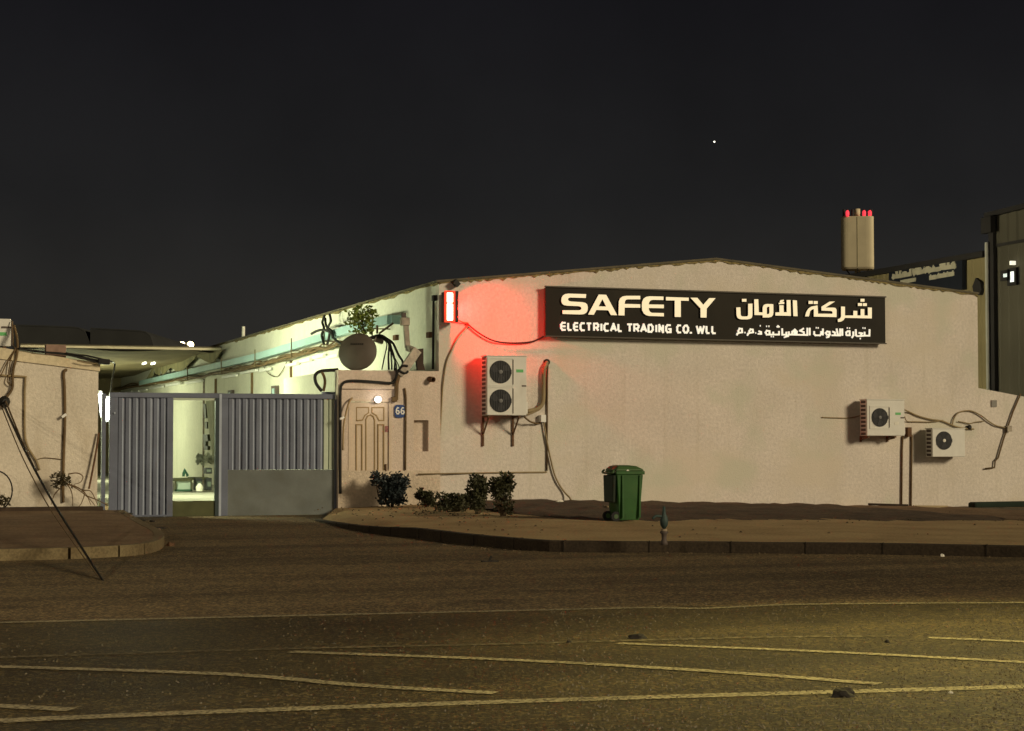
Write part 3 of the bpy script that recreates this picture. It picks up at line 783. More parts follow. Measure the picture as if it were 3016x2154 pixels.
b = MB(); b.tube([q1(1040, 1560, Yb - .03), q1(1130, 1420, Yb - .06), q1(1240, 1420, Yb - .06)], .025, 8, 3); b.tube([q1(1050, 1490, Yb - .05), q1(1180, 1560, Yb - .06), q1(1250, 1520, Yb - .05)], .025, 8, 3); b.build('clamp', m_black, pst, smooth=True)
cbl = thing('cable_sheaf', 'sheaf of dark cables arching down to the gatehouse roof beside the satellite dish', 'cables', q1(860, 1500, .3))
for k, pts in enumerate(([(480, 890), (600, 850), (720, 830), (850, 900), (960, 990), (1060, 1200), (1150, 1370), (1060, 1560)],
            [(500, 930), (620, 880), (760, 900), (840, 1000), (800, 1220), (745, 1490)],
            [(520, 900), (650, 830), (800, 880), (880, 1000), (870, 1250), (880, 1490)],
            [(540, 910), (680, 860), (830, 930), (900, 1050), (930, 1300), (935, 1490)],
            [(560, 880), (700, 840), (860, 920), (940, 1100), (990, 1300), (980, 1530)],
            [(580, 870), (720, 850), (880, 950), (960, 1200), (1080, 1450), (1040, 1580)], [(600, 860), (760, 870), (900, 960), (950, 1200), (1020, 1400), (1010, 1600)])):
    yk = [.9, .35, .3, .3, .25, .1, .0][k]
    MB().tube([q1(u, v, .9 if i < 2 else .9 + (yk - .9) * min(1, (i - 1) / 3)) for i, (u, v) in enumerate(pts)], [.026, .014, .022, .018, .015, .011, .015][k], 7, 5).build('cable', m_black, cbl, smooth=True)
b = MB(); b.bar(q1(600, 900, .95), q1(760, 960, .95), .16, .10); b.build('cable_clip', m_steel, cbl)
b = MB(); b.bar(q1(690, 800, 1.0), q1(960, 600, 1.0), .05, .04); b.bar(q1(655, 800, 1.0), q1(655, 640, 1.0), .04, .04); b.build('brace', m_tray, cbl)

# second cable cluster hanging from the eave (zoom of 600,880 at 2.992)
def q3x(u, v, x): return pxp(600 + u / 2.992, 880 + v / 2.992, x)
ev = thing('eave_cables', 'loose dark cables dropping from the eave over the duct in mid side wall', 'cables', q3x(1090, 280, XP - .15))
for pts in ([(1065, 150), (1045, 210), (1060, 260), (1040, 320), (1060, 400)], [(1110, 140), (1120, 200), (1090, 260), (1110, 300), (1090, 400)], [(1070, 170), (1080, 240), (1130, 290), (1150, 350), (1195, 390), (1230, 400)], [(950, 310), (1000, 285), (1060, 275), (1120, 300), (1140, 345)]):
    MB().tube([q3x(u, v, XP - .15) for u, v in pts], .035, 6, 4).build('cable', m_black, ev, smooth=True)
run('slack_wire', [q3x(u, v, XS - .05) for u, v in ((530, 600), (570, 660), (640, 690), (690, 640), (730, 560))], .012, m_tray, 'thin slack wire sagging on the side wall above the gate', 'wire')

# drain pipe by the corner
p0, p1 = pxp(1277, 884, XS - .06), pxp(1275, 1088, XS - .06)
b = MB(); b.tube([p0, p1], .028, 10); b.box(p0.x - .03, p0.x + .05, p0.y - .09, p0.y + .05, p0.z - .02, p0.z + .1)
b.build('drain_pipe', m_black, label='thin dark drain pipe down the side wall near the warehouse corner', cat='pipe')

# satellite dish on the gatehouse roof
dc = py(1053, 1037, .7); rdx = .42
ax = Vector((-.42, -.86, .26)).normalized()
ds = thing('satellite_dish', 'round dark satellite dish standing on the gatehouse roof', 'dish', (dc.x, dc.y, ZK))
prof = []
for i in range(11):
    r_ = rdx * (1 - i / 10); prof.append((max(r_, .004), .13 * (1 - (r_ / rdx) ** 2)))
MB().lathe(dc, [(rdx, -.012)] + prof, 40, ax).build('reflector', m_dish, ds, smooth=True)
s_ = ax.cross(Vector((0, 0, 1))).normalized(); t_ = s_.cross(ax)
b = MB(); pc = dc + ax * .125 + t_ * .14
for k, wd in enumerate((.03, .02, .035, .025, .03, .02, .03)): b.obox(pc - s_ * (.13 - k * .042) - ax * abs(k - 3) * .004, s_ * wd / 2, t_ * .018, ax * .01)
b.build('worn_marking', m_dishmark, ds)
b = MB(); b.tube([(dc.x - .05, dc.y + .18, ZK - .02), (dc.x - .05, dc.y + .18, dc.z), dc], .03, 8); b.build('mast', m_steel, ds)
b = MB(); b.tube([dc - ax * .02 - t_ * .38, dc - ax * .45 - t_ * .1], .014, 6); b.lathe(dc - ax * .5 - t_ * .06, [(.035, 0), (.035, .1)], 10, ax); b.build('feed_arm', m_steel, ds)

# ---------------------------------------------------------------- foliage
def leaves(b, c, rx, ry, rz, n, size, hollow=.35, flat=0.0, elong=1.9):
    c = Vector(c)
    for _ in range(n):
        while True:
            u = Vector((random.uniform(-1, 1), random.uniform(-1, 1), random.uniform(-1, 1)))
            if hollow < u.length < 1: break
        k = 1 + .35 * mnoise.noise(u * 2.2 + c)
        p = c + Vector((u.x * rx, u.y * ry, u.z * rz)) * k
        a_ = Vector((random.gauss(0, 1), random.gauss(0, 1), random.gauss(.35, .8))).normalized(); s = a_.orthogonal().normalized()
        s = (Matrix.Rotation(random.uniform(0, 6.28), 3, a_) @ s); L = size * random.uniform(.6, 1.3); w_ = L / elong / 2
        nn = a_.cross(s) * L * .12
        b.add([p, p + a_ * L * .5 + s * w_ + nn, p + a_ * L, p + a_ * L * .5 - s * w_ + nn], [(0, 1, 2, 3)])
def plant(name, label, cat, base, blobs, stems, mat, size, group=None, smat=None):
    t = thing(name, label, cat, base, group)
    b = MB()
    for (c, r, n_) in blobs: leaves(b, c, *r, n_, size)
    b.build('foliage', mat, t)
    b = MB()
    for pts, r in stems: b.tube(pts, [r, r * .35], 6, 3)
    b.build('stem', smat or m_stem, t, smooth=True)
    return t
# sapling on the gatehouse roof
sb_ = q1(400, 830, 1.0); 
def sq(u, v, y=.9): return q1(u, v, y)
blobs = [(sq(350, 420), (.28, .14, .16), 60), (sq(270, 470), (.20, .14, .12), 45), (sq(480, 470), (.22, .14, .20), 55), (sq(370, 560), (.22, .16, .28), 80), (sq(390, 690), (.20, .14, .24), 70), (sq(200, 610), (.18, .12, .10), 28), (sq(370, 320), (.16, .1, .12), 22), (sq(470, 330), (.08, .08, .12), 10), (sq(560, 390), (.10, .08, .06), 10), (sq(290, 790), (.14, .1, .10), 20), (sq(450, 790), (.14, .1, .10), 20)]
plant('sapling', 'yellow-green leafy sapling growing above the satellite dish', 'plant', sb_, blobs,
      [([sq(400, 900), sq(390, 700), sq(370, 520), sq(370, 330)], .025), ([sq(395, 720), sq(300, 620), sq(170, 600)], .012), ([sq(385, 640), sq(470, 500), sq(470, 320)], .012), ([sq(380, 600), sq(300, 480), sq(220, 450)], .012), ([sq(400, 680), sq(500, 480), sq(580, 390)], .012)], m_sapling, .105)

def gz(sx, sy, z=.22): return pz(sx, sy, z)
# shrubs in front of the wall
def shrub(name, label, sx0, sx1, sy0, sy1, n_, mat, size, y, lean=0.0, group=None, lobes=7):
    bs = pz((sx0 + sx1) / 2, sy1, .20)
    for _ in range(3): bs = pz((sx0 + sx1) / 2, sy1, surf(bs.x, bs.y))
    y = bs.y; tp = py((sx0 + sx1) / 2, sy0, y); hw = (py(sx1, sy1, y).x - py(sx0, sy1, y).x) / 2; H = tp.z - bs.z
    blobs = []; stems = []
    for k in range(lobes):
        fx = random.uniform(-.6, .6); fz = random.uniform(.25, .85)
        c = Vector((bs.x + fx * hw, y + random.uniform(-.2, .2), bs.z + fz * H))
        blobs.append((c, (hw * .48, .24, H * .2), n_ // lobes))
        stems.append(([Vector((bs.x + fx * hw * .3, y, bs.z - .05)), Vector((bs.x + fx * hw * .7, y, bs.z + fz * H * .5)), c + Vector((0, 0, H * .12))], .016))
    blobs.append((Vector((bs.x, y, bs.z + H * .2)), (hw * .85, .3, H * .18), n_ // 6))
    for k in range(lobes * 3):      # straggling shoots that break the outline
        fx = random.uniform(-.95, .95); top_ = Vector((bs.x + fx * hw * 1.05, y + random.uniform(-.2, .2), bs.z + H * random.uniform(.6, 1.08)))
        stems.append(([Vector((bs.x + fx * hw * .5, y, bs.z + H * .1)), Vector((bs.x + fx * hw * .85, y, bs.z + H * .4)), top_], .009))
        for q_ in (.0, .09, .18): blobs.append((top_ - Vector((0, 0, H * q_)), (hw * .13, .05, H * .06), 8))
    return plant(name, label, 'shrub', bs, blobs, stems, mat, size, group)
shrub('shrub', 'dense dark blue-green shrub below the cream door', 1103, 1199, 1402, 1494, 1000, m_bluebush, .10, -.75)
shrub('shrub', 'small low dark shrub between the blue-green shrub and the low hedge', 1229, 1284, 1446, 1494, 420, m_shrub, .08, -.7, lobes=4)
shrub('low_hedge', 'low dark trailing hedge beside the two upright shrubs', 1285, 1388, 1458, 1508, 1000, m_shrub, .07, -.85, lobes=9)
shrub('shrub', 'ragged upright dark shrub just below the double-fan air conditioner', 1386, 1430, 1410, 1514, 430, m_shrub, .09, -1.0, lobes=8)
shrub('shrub', 'taller open dark shrub right of the ragged upright one, nearer the hose', 1452, 1512, 1404, 1520, 400, m_shrub, .085, -1.05, lobes=9)

# ================================================================== RED LAMP
def qr(u, v, y): return py(1280 + u / 6.247, 800 + v / 6.247, y)
YL = -.42
c = qr(285, 640, YL)
rl = thing('red_lamp', 'glowing red wall lamp in a dark housing high on the warehouse corner', 'lamp', (c.x, 0, c.z))
a, b_ = qr(228, 895, YL), qr(340, 395, YL)
MB().box(a.x, b_.x, YL, YL + .04, a.z, a.z + (b_.z - a.z) * .60).build('lit_face', E('white_hot_glow', (1, .80, .55), 7), rl, bevel=.015)
MB().box(a.x, b_.x, YL - .004, YL + .04, a.z + (b_.z - a.z) * .66, b_.z).build('lit_face', E('white_hot_glow', (1, .80, .55), 7), rl, bevel=.015)
m_redglow = E('red_rim_glow', (1, .05, .015), .8)
g = .045
fr = MB(); fr.box(a.x - g, a.x - .002, YL - .01, YL + .06, a.z - g, b_.z + g); fr.box(b_.x + .002, b_.x + g, YL - .01, YL + .06, a.z - g, b_.z + g); fr.box(a.x - .002, b_.x + .002, YL - .01, YL + .06, a.z - g, a.z - .003); fr.box(a.x - .002, b_.x + .002, YL - .01, YL + .06, b_.z + .003, b_.z + g)
zz = a.z + (b_.z - a.z) * .605; fr.box(a.x - .002, b_.x + .002, YL - .012, YL + .05, zz, zz + (b_.z - a.z) * .05)
fr.build('rim', m_redglow, rl)
MB().box(a.x - .03, b_.x + .03, YL + .065, -.09, a.z - .03, b_.z + .03).build('housing', M('lamp_housing', (.03, .012, .01), .6), rl, bevel=.01)
MB().box(b_.x + .047, b_.x + .125, YL + .01, -.088, a.z - .04, b_.z + .045).build('side_shield', MATS['lamp_housing'], rl, bevel=.008)
MB().box(a.x + .05, b_.x - .05, -.09, .001, a.z + .2, b_.z - .2).build('wall_bracket', m_rust, rl)
lamp('red_light', (b_.x + .20, -.34, c.z + .02), 760, (1, .002, .002), rl, .10, R(132), (b_.x + .95, 0.50, c.z - .42))
# the cables hung from it
def q8(u, v, y=-.03): return py(1300 + u / 2.8, 980 + v / 2.8, y)
run('lamp_cable', [qr(430, 895, -.10), qr(520, 935, -.05), qr(620, 975, -.03), qr(430, 1205, -.03), qr(310, 1450, -.03)] + [q8(u, v) for u, v in ((40, 250), (14, 420), (2, 600), (-10, 800), (-25, 1000), (-34, 1140))], .016, m_tan, 'tan cable looping from the red lamp down the wall to the gatehouse', 'cable')
run('sign_cable', [qr(600, 960, -.05), qr(780, 1110, -.06), qr(1000, 1240, -.07), qr(1200, 1300, -.07), qr(1500, 1318, -.07), qr(1800, 1290, -.08), qr(2010, 1195, -.12)], .018, M('dark_red_cable', (.05, .02, .018), .7), 'sagging dark cable strung between the red lamp and the sign board', 'cable')
b = MB(); c = py(1343, 835, -.1); b.obox(c, (.05, 0, -.05), (0, .09, 0), (.035, 0, .035)); b.build('eave_bracket', m_black, label='small black bracket tucked under the roof edge above the red lamp', cat='bracket')

# ================================================================== SIGN BOARD
YB = -.17
sx = [py(1607, 846, YB), py(1607, 989, YB), py(2608, 1011, YB), py(2607, 877, YB)]
sg = thing('sign_board', 'long black shop sign board with cream English and Arabic lettering across the warehouse front', 'sign', (sx[0].x, YB, sx[1].z))
x0, x1 = sx[0].x, sx[2].x; zt0, zb0, zb1, zt1 = sx[0].z, sx[1].z, sx[2].z, sx[3].z
MB().prism([(x0, zb0), (x1, zb1), (x1, zt1), (x0, zt0)], YB, YB + .03).build('face_panel', m_sign, sg)
MB().prism([(x0 + .01, zb0 + .01), (x1 - .01, zb1 + .01), (x1 - .01, zt1 - .01), (x0 + .01, zt0 - .01)], YB + .032, -.03).build('box_body', m_signframe, sg)
tr_ = MB(); 
tr_.bar((x0 - .02, YB - .004, zt0 + .015), (x1 + .015, YB - .004, zt1 + .015), .06, .03); tr_.bar((x0 - .02, YB - .004, zb0 - .012), (x1 + .015, YB - .004, zb1 - .012), .06, .025)
tr_.build('trim', M('sign_dark_trim', (.06, .05, .035), .5, var=.2), sg)
for fx in (.08, .36, .64, .92):
    x = x0 + (x1 - x0) * fx; z = zt0 + (zt1 - zt0) * fx - .12; MB().box(x - .03, x + .03, -.03, .001, z - .8, z).build('wall_bracket', m_rust, sg)

YT = YB - .045
def qa(p): w_ = py(1620 + p[0] / 4.459, 850 + p[1] / 4.459, YT); return (w_.x, w_.z)
def qb(p): w_ = py(2130 + p[0] / 4.641, 850 + p[1] / 4.641, YT); return (w_.x, w_.z)
def letter(name, loops, q, mat, back=YB - .003):
    b = MB(); b.prism([[q(p) for p in l] for l in loops], YT, YT + .006)
    o = b.build(name, mat, sg)
    s = MB(); s.prism([[q(p) for p in l] for l in loops], YT + .007, back); s.build('letter_return', m_letter_side, o)
    return o
SAF = [[[(475, 75), (240, 68), (200, 74), (172, 90), (153, 120), (148, 165), (160, 200), (185, 219), (230, 227), (370, 232), (400, 240), (413, 255), (412, 270), (400, 282), (375, 287), (165, 287), (165, 335), (400, 342), (445, 337), (475, 320), (493, 290), (497, 245), (488, 210), (465, 190), (420, 180), (280, 172), (250, 165), (236, 148), (240, 130), (262, 119), (470, 125)]],
       [[(640, 80), (738, 83), (882, 352), (800, 350), (765, 287), (608, 283), (575, 345), (500, 343)], [(688, 140), (738, 238), (638, 235)]],
       [[(1185, 97), (1000, 97), (955, 105), (922, 128), (904, 170), (900, 353), (978, 355), (980, 252), (1185, 253), (1185, 208), (980, 203), (985, 168), (997, 150), (1020, 143), (1185, 143)]],
       [[(1490, 107), (1310, 103), (1265, 110), (1230, 132), (1210, 175), (1206, 230), (1210, 285), (1230, 325), (1260, 350), (1300, 361), (1495, 367), (1495, 323), (1340, 320), (1315, 308), (1300, 285), (1297, 257), (1495, 260), (1495, 213), (1297, 210), (1303, 180), (1320, 158), (1350, 150), (1490, 152)]],
       [[(1523, 112), (1822, 122), (1822, 163), (1718, 161), (1718, 375), (1638, 374), (1638, 158), (1523, 157)]],
       [[(1845, 122), (1935, 122), (2013, 215), (2090, 127), (2175, 127), (2058, 265), (2055, 383), (1978, 382), (1977, 262)]]]
for l in SAF: letter('letter', l, qa, m_letter_cream)
def rect(a, b, c, d): return [(a, b), (c, b), (c, d), (a, d)]
ARB = [[[(180, 260), (235, 258), (240, 360), (248, 376), (265, 383), (318, 383), (335, 378), (342, 360), (342, 210), (400, 207), (400, 370), (392, 398), (372, 414), (330, 423), (250, 423), (215, 415), (193, 395), (183, 360)]], [rect(258, 143, 318, 181)],
       [[(425, 148), (480, 148), (487, 325), (540, 328), (540, 260), (552, 230), (575, 216), (605, 212), (685, 215), (687, 330), (680, 365), (660, 388), (620, 397), (542, 397), (540, 365), (428, 363)], [(610, 250), (632, 250), (632, 335), (622, 350), (597, 350), (597, 265)]],
       [[(768, 230), (825, 230), (828, 325), (870, 325), (868, 158), (920, 158), (926, 375), (713, 370), (715, 328), (770, 326)]], [[(790, 158), (830, 155), (828, 175), (802, 180), (836, 188), (834, 212), (760, 216), (761, 196), (782, 191), (772, 176)]],
       [[(952, 160), (1008, 165), (1017, 380), (960, 378)]],
       [[(1455, 180), (1530, 178), (1398, 262), (1515, 262), (1538, 270), (1550, 292), (1550, 392), (1240, 385), (1240, 282), (1212, 290), (1190, 310), (1172, 382), (1120, 382), (1135, 325), (1165, 275), (1205, 248), (1290, 232), (1297, 345), (1495, 347), (1495, 318), (1478, 308), (1345, 302), (1343, 250)]], [rect(1168, 170, 1225, 211)], [rect(1238, 173, 1292, 213)],
       [[(1612, 247), (1665, 250), (1665, 370), (1780, 370), (1780, 305), (1833, 308), (1833, 370), (1880, 370), (1880, 282), (1930, 283), (1930, 370), (1980, 370), (1978, 260), (2032, 262), (2032, 410), (1665, 402), (1645, 432), (1612, 453), (1570, 459), (1568, 420), (1598, 410), (1612, 385)]],
       [rect(1878, 142, 1932, 181)], [rect(1843, 200, 1898, 239)], [rect(1910, 202, 1964, 240)]]
for l in ARB: letter('arabic_letter', l, qb, m_letter_cream)

GL = {'E': [[(1, 0), (.3, 0), (0, .25), (0, .75), (.3, 1), (1, 1)], [(0, .5), (.95, .5)]], 'L': [[(0, 0), (0, .8), (.25, 1), (1, 1)]], 'C': [[(1, 0), (.3, 0), (0, .25), (0, .75), (.3, 1), (1, 1)]],
      'T': [[(0, 0), (1, 0)], [(.5, 0), (.5, 1)]], 'R': [[(0, 1), (0, 0), (.7, 0), (1, .2), (.95, .42), (.7, .58), (0, .58)], [(.55, .58), (1, 1)]], 'I': [[(.5, 0), (.5, 1)]],
      'A': [[(0, 1), (.5, 0), (1, 1)], [(.2, .68), (.8, .68)]], 'D': [[(0, 0), (.65, 0), (1, .28), (1, .72), (.65, 1), (0, 1), (0, 0)]], 'N': [[(0, 1), (0, 0), (1, 1), (1, 0)]],
      'G': [[(1, 0), (.3, 0), (0, .25), (0, .75), (.3, 1), (1, 1), (1, .55), (.5, .55)]], 'O': [[(.3, 0), (.7, 0), (1, .3), (1, .7), (.7, 1), (.3, 1), (0, .7), (0, .3), (.3, 0)]], '.': [[(0, .93), (1, .93)]], 'W': [[(0, 0), (.25, 1), (.5, .2), (.75, 1), (1, 0)]],
      '6': [[(.95, .05), (.45, 0), (.1, .3), (0, .7), (.3, 1), (.75, 1), (1, .75), (.8, .5), (.3, .48), (.05, .65)]]}
px_m = py(1700, 960, YT).x - py(1699, 960, YT).x           # metres per photo pixel on the sign
WORDS = [('ELECTRICAL', [(140, 220), (232, 297), (308, 383), (395, 470), (478, 555), (572, 650), (668, 692), (708, 783), (792, 885), (892, 955)]),
         ('TRADING', [(1010, 1093), (1100, 1180), (1188, 1283), (1288, 1365), (1390, 1412), (1430, 1500), (1520, 1600)]), ('CO.', [(1665, 1735), (1748, 1830), (1843, 1868)]), ('WLL', [(1920, 2040), (2050, 2110), (2125, 2190)])]
YT2 = YB - .03
SW = 22
for wd, bx in WORDS:
    for ch, (l_, r_) in zip(wd, bx):
        b = MB(); t0 = 440 + (l_ - 140) * .0225; hgt = 114; h2 = SW / 2
        for st in GL[ch]:
            pts = []
            for (u, v) in st:
                pts.append((l_ + h2 + u * max(1, r_ - l_ - SW) if ch != 'I' else (l_ + r_) / 2, t0 + h2 + v * (hgt - SW)))
            if ch == '.': pts = [(l_, t0 + hgt - h2), (r_, t0 + hgt - h2)]
            b.stroke([qa(p) for p in pts], SW / 4.459 * px_m, YT2, YB - .003)
        b.build('small_letter', m_letter_white, sg)
A2 = [  # strokes of the small Arabic line, right to left, one list per joined group
    [[(2008, 558), (2006, 645), (1940, 645), (1940, 592)], [(1940, 645), (1890, 650), (1830, 652)], [(1862, 606), (1905, 614), (1882, 650)], [(1818, 558), (1824, 652)]], [[(1914, 540), (1922, 540)], [(1942, 542), (1950, 542)]], [[(1876, 685), (1886, 685)]],
    [[(1785, 588), (1787, 640), (1765, 675)]], [[(1690, 640), (1690, 600), (1708, 585), (1735, 582), (1737, 640), (1690, 640)]], [[(1700, 540), (1708, 540)], [(1730, 542), (1738, 542)]],
    [[(1635, 548), (1637, 645)]], [[(1606, 548), (1606, 642), (1545, 640)], [(1556, 548), (1577, 640)]], [[(1500, 588), (1534, 602), (1536, 640), (1490, 640)]],
    [[(1462, 628), (1424, 632), (1408, 608), (1428, 588), (1460, 592), (1465, 630), (1445, 660), (1415, 670)]], [[(1370, 548), (1370, 640)]], [[(1345, 583), (1345, 622), (1330, 640), (1267, 640), (1250, 622), (1250, 583)]], [[(1276, 537), (1284, 537)], [(1302, 539), (1310, 539)]],
    [[(1190, 538), (1190, 640)]], [[(1157, 538), (1157, 636), (920, 630)], [(1108, 545), (1058, 577), (1108, 597), (1110, 632)], [(945, 630), (952, 590), (985, 562), (1012, 590), (1008, 632)], [(985, 562), (980, 632)], [(920, 630), (903, 632)], [(902, 588), (905, 622), (890, 650), (852, 662)]],
    [[(870, 592), (870, 632), (815, 632), (812, 545)]], [[(838, 668), (846, 668)]], [[(770, 582), (770, 630), (642, 630), (640, 582), (602, 577), (584, 602), (602, 630), (642, 630)], [(690, 592), (690, 630)]], [[(740, 528), (756, 515), (775, 528)]], [[(660, 656), (668, 656)], [(688, 658), (696, 658)]], [[(596, 517), (604, 517)], [(628, 517), (636, 517)]],
    [[(490, 582), (524, 596), (526, 620), (480, 620)]], [[(510, 510), (518, 510)]], [[(448, 608), (456, 608)]],
    [[(370, 605), (362, 582), (380, 558), (410, 562), (416, 600), (370, 606), (346, 618), (336, 645)]], [[(300, 603), (310, 603)]], [[(222, 605), (212, 582), (228, 548), (262, 552), (266, 600), (222, 606), (200, 618), (192, 640)]]]
for grp in A2:
    b = MB()
    for st in grp: b.stroke([qb(p) for p in st], 21 / 4.641 * px_m, YT2, YB - .003)
    b.build('small_arabic_letter', m_letter_white, sg)

# ================================================================== AIR CONDITIONERS
def ac_unit(label, fx0, fx1, fy0, fy1, fans, depth, gap, name='air_conditioner', brackets=(), gl=None, white=None, cover=True, hub=m_hub, frames=True, light=None):
    yf = -(gap + depth)
    x0, x1 = py(fx0, fy0, yf).x, py(fx1, fy0, yf).x; z1, z0 = py((fx0 + fx1) / 2, fy0, yf).z, py((fx0 + fx1) / 2, fy1, yf).z
    t = thing(name, label, 'air conditioner', ((x0 + x1) / 2, -gap, z0))
    MB().box(x0, x1, yf, -gap, z0, z1).build('casing', m_ac, t, bevel=.012)
    tp = MB(); tp.box(x0 - .012, x1 + .012, yf - .012, -gap + .01, z1 + .001, z1 + .022); tp.build('top_cover', m_ac, t, bevel=.006)
    lv = MB(); n_ = max(6, int((z1 - z0) / .085)); 
    for k in range(n_):
        za = z0 + (z1 - z0) * (k + .2) / n_; lv.box(x0 - .004, x0 + .002, yf + .06, -gap - .05, za, za + (z1 - z0) / n_ * .62)
    lv.build('side_louvre', m_ac_dark, t)
    for (cx, cy, r) in fans:
        c = py(cx, cy, yf); rr = r * px_m
        if frames:
            f = MB(); q = rr * 1.13
            for (u0, u1, w0, w1) in ((-q - .02, q + .02, q, q + .022), (-q - .02, q + .02, -q - .022, -q), (-q - .02, -q, -q, q), (q, q + .02, -q, q)):
                f.box(c.x + u0, c.x + u1, yf - .012, yf + .001, c.z + w0, c.z + w1)
            fo = f.build('fan_frame', m_ac, t)
            dk = MB(); dk.box(c.x + q - .001, c.x + q + .014, yf - .014, yf - .0125, c.z - q * .95, c.z + q * .95); dk.build('frame_painted_shadow', m_ac_dark, fo)  # dark strip painted on the frame as the shadow along its right side
        fn = MB().lathe((c.x, yf, c.z), [(rr, -.001), (rr, .006)], 36, (0, -1, 0)).build('fan', m_fan, t)
        bl = MB()
        for k in range(3):
            a0 = k * 2.094 + .4
            P = [(c.x + math.cos(a0 + da) * rr * f_, yf - .007, c.z + math.sin(a0 + da) * rr * f_) for da, f_ in ((0, .18), (-.25, .9), (.35, .92), (.75, .6), (.5, .2))]
            P2 = [(p[0], p[1] - .003, p[2]) for p in P]
            bl.add(P + P2, [(4, 3, 2, 1, 0), (5, 6, 7, 8, 9)] + [(i, (i + 1) % 5, (i + 1) % 5 + 5, i + 5) for i in range(5)])
        bl.build('fan_blade', m_guard, fn)
        gd = MB(); s = -rr + rr * .12
        while s < rr:
            h_ = math.sqrt(max(0, rr * rr - s * s)) * .99
            gd.box(c.x + s - .004, c.x + s + .004, yf - .024, yf - .018, c.z - h_, c.z + h_); s += rr * .155
        gd.build('fan_guard', m_guard, fn)
        MB().lathe((c.x, yf - .012, c.z), [(rr * .18, 0), (rr * .18, .016), (rr * .1, .02)], 16, (0, -1, 0)).build('fan_hub', hub, fn)
    if gl:
        c = py(gl[0], gl[1], yf); MB().box(c.x - gl[2] * px_m, c.x + gl[2] * px_m, yf - .004, yf + .001, c.z - gl[3] * px_m, c.z + gl[3] * px_m).build('brand_label', m_green_label, t)
    if white:
        c = py(white[0], white[1], yf); MB().box(c.x - .055, c.x + .055, yf - .004, yf + .001, c.z - .035, c.z + .035).build('rating_label', m_pale, t)
    if cover:
        MB().box(x1 - .2, x1 + .05, yf + .05, -gap - .04, z0 + .03, z0 + .03 + min(.27, (z1 - z0) * .3)).build('valve_cover', m_ac, t, bevel=.02)
        MB().box(x1 - .11, x1 - .01, yf - .005, yf + .001, z0 + (z1 - z0) * .49, z0 + (z1 - z0) * .49 + .03).build('hand_grip', m_ac_dark, t)
    for bx, dz in brackets:
        x = py(bx, fy1, -.03).x; k = MB()
        k.box(x - .02, x + .02, -.04, -.0, z0 - dz, z0 - .045); k.box(x - .022, x + .022, yf + .03, 0, z0 - .045, z0 - .003)
        k.bar((x, yf + .08, z0 - .05), (x, -.03, z0 - dz * .62), .028, .028)
        k.build('wall_bracket', m_rust, t)
    return t, x0, x1, z0, z1, yf
ac1 = ac_unit('tall white double-fan air conditioner on the wall under the red lamp', 1433, 1551, 1050, 1224, [(1474, 1096, 31), (1474, 1181, 31)], .36, .12, brackets=((1423, .66), (1511, .66)), gl=(1531, 1093, 10, 4))
c = py(1600, 1232, -.08)
jb = MB().box(c.x - .07, c.x + .05, -.13, -.001, c.z - .09, c.z + .07)
jb.build('isolator_box', m_white, label='small white isolator box beside the double-fan air conditioner', cat='switch box', bevel=.01)
ac2 = ac_unit('white single-fan air conditioner with square fan frame on the warehouse wall', 2553, 2664, 1179, 1284, [(2591, 1230, 27)], .32, .10, gl=(2645, 1219, 9, 3.5), white=(2641, 1247), brackets=((2536, .14), (2614, .14)))
ac3 = ac_unit('smaller low white air conditioner with pale fan hub, lowest of the wall units', 2746, 2842, 1264, 1346, [(2780, 1298, 27)], .30, .10, hub=m_pale, frames=False, cover=False)
# unit on the outbuilding roof
def roof_ac():
    y = .6; x1 = py(32, 980, y).x; x0 = x1 - .95; z1 = py(0, 939, y).z; z0 = py(0, 1020, y).z
    t = thing('air_conditioner', 'pale air conditioner cut off by the photo edge on the outbuilding roof', 'air conditioner', (x0, y, z0 - .1))
    MB().box(x0, x1, y, y + .35, z0, z1).build('casing', m_ac, t, bevel=.012)
    MB().box(x1 - .02, x1 + .05, y + .06, y + .33, z0 + .02, z1 - .05).build('valve_cover', m_ac_dark, t)
    c = py(6, 984, y); MB().box(c.x - .12, c.x + .09, y - .004, y + .002, c.z - .035, c.z + .035).build('brand_label', m_green_label, t)
    c = py(20, 964, y); MB().box(c.x - .1, c.x + .09, y - .02, y + .002, c.z - .02, c.z + .015).build('hand_grip', m_ac_dark, t)
    b = MB()
    for fx in (.1, .8): b.box(x0 + fx, x0 + fx + .06, y + .02, y + .33, z0 - .25, z0 - .002)
    b.build('foot', m_rust, t)
roof_ac()

# ---------------------------------------------------------------- pipes and cables on the front wall
c = py(1610, 1067, 0)
pl = thing('insulated_pipe', 'thick insulated pipe bending from a hole in the wall down to the double-fan air conditioner', 'pipe', (c.x, 0, c.z))
MB().tube([py(1611, 1066, .02), py(1608, 1074, -.06), py(1602, 1095, -.07), py(1601, 1140, -.07), py(1600, 1180, -.07), py(1592, 1198, -.09), py(1578, 1206, -.14), py(1552, 1212, -.22)], .045, 10, 5).build('pipe', m_tan, pl, smooth=True)
MB().lathe((c.x, .0, c.z), [(.07, -.02), (.07, .03), (.05, .04)], 16, (0, -1, 0)).build('wall_sleeve', m_black, pl)
run('gas_pipe', [py(1550, 1222, -.25), py(1566, 1217, -.2), py(1582, 1210, -.15), py(1590, 1206, -.12)], .02, m_tan, 'short thin pipe stub at the lower corner of the double-fan air conditioner', 'pipe')
run('supply_cable', [py(1544, 1228, -.25), py(1558, 1240, -.2), py(1572, 1246, -.1), py(1586, 1248, -.06), py(1597, 1240, -.05)], .02, m_brown, 'short brown cable from under the double-fan air conditioner to the isolator box', 'cable')
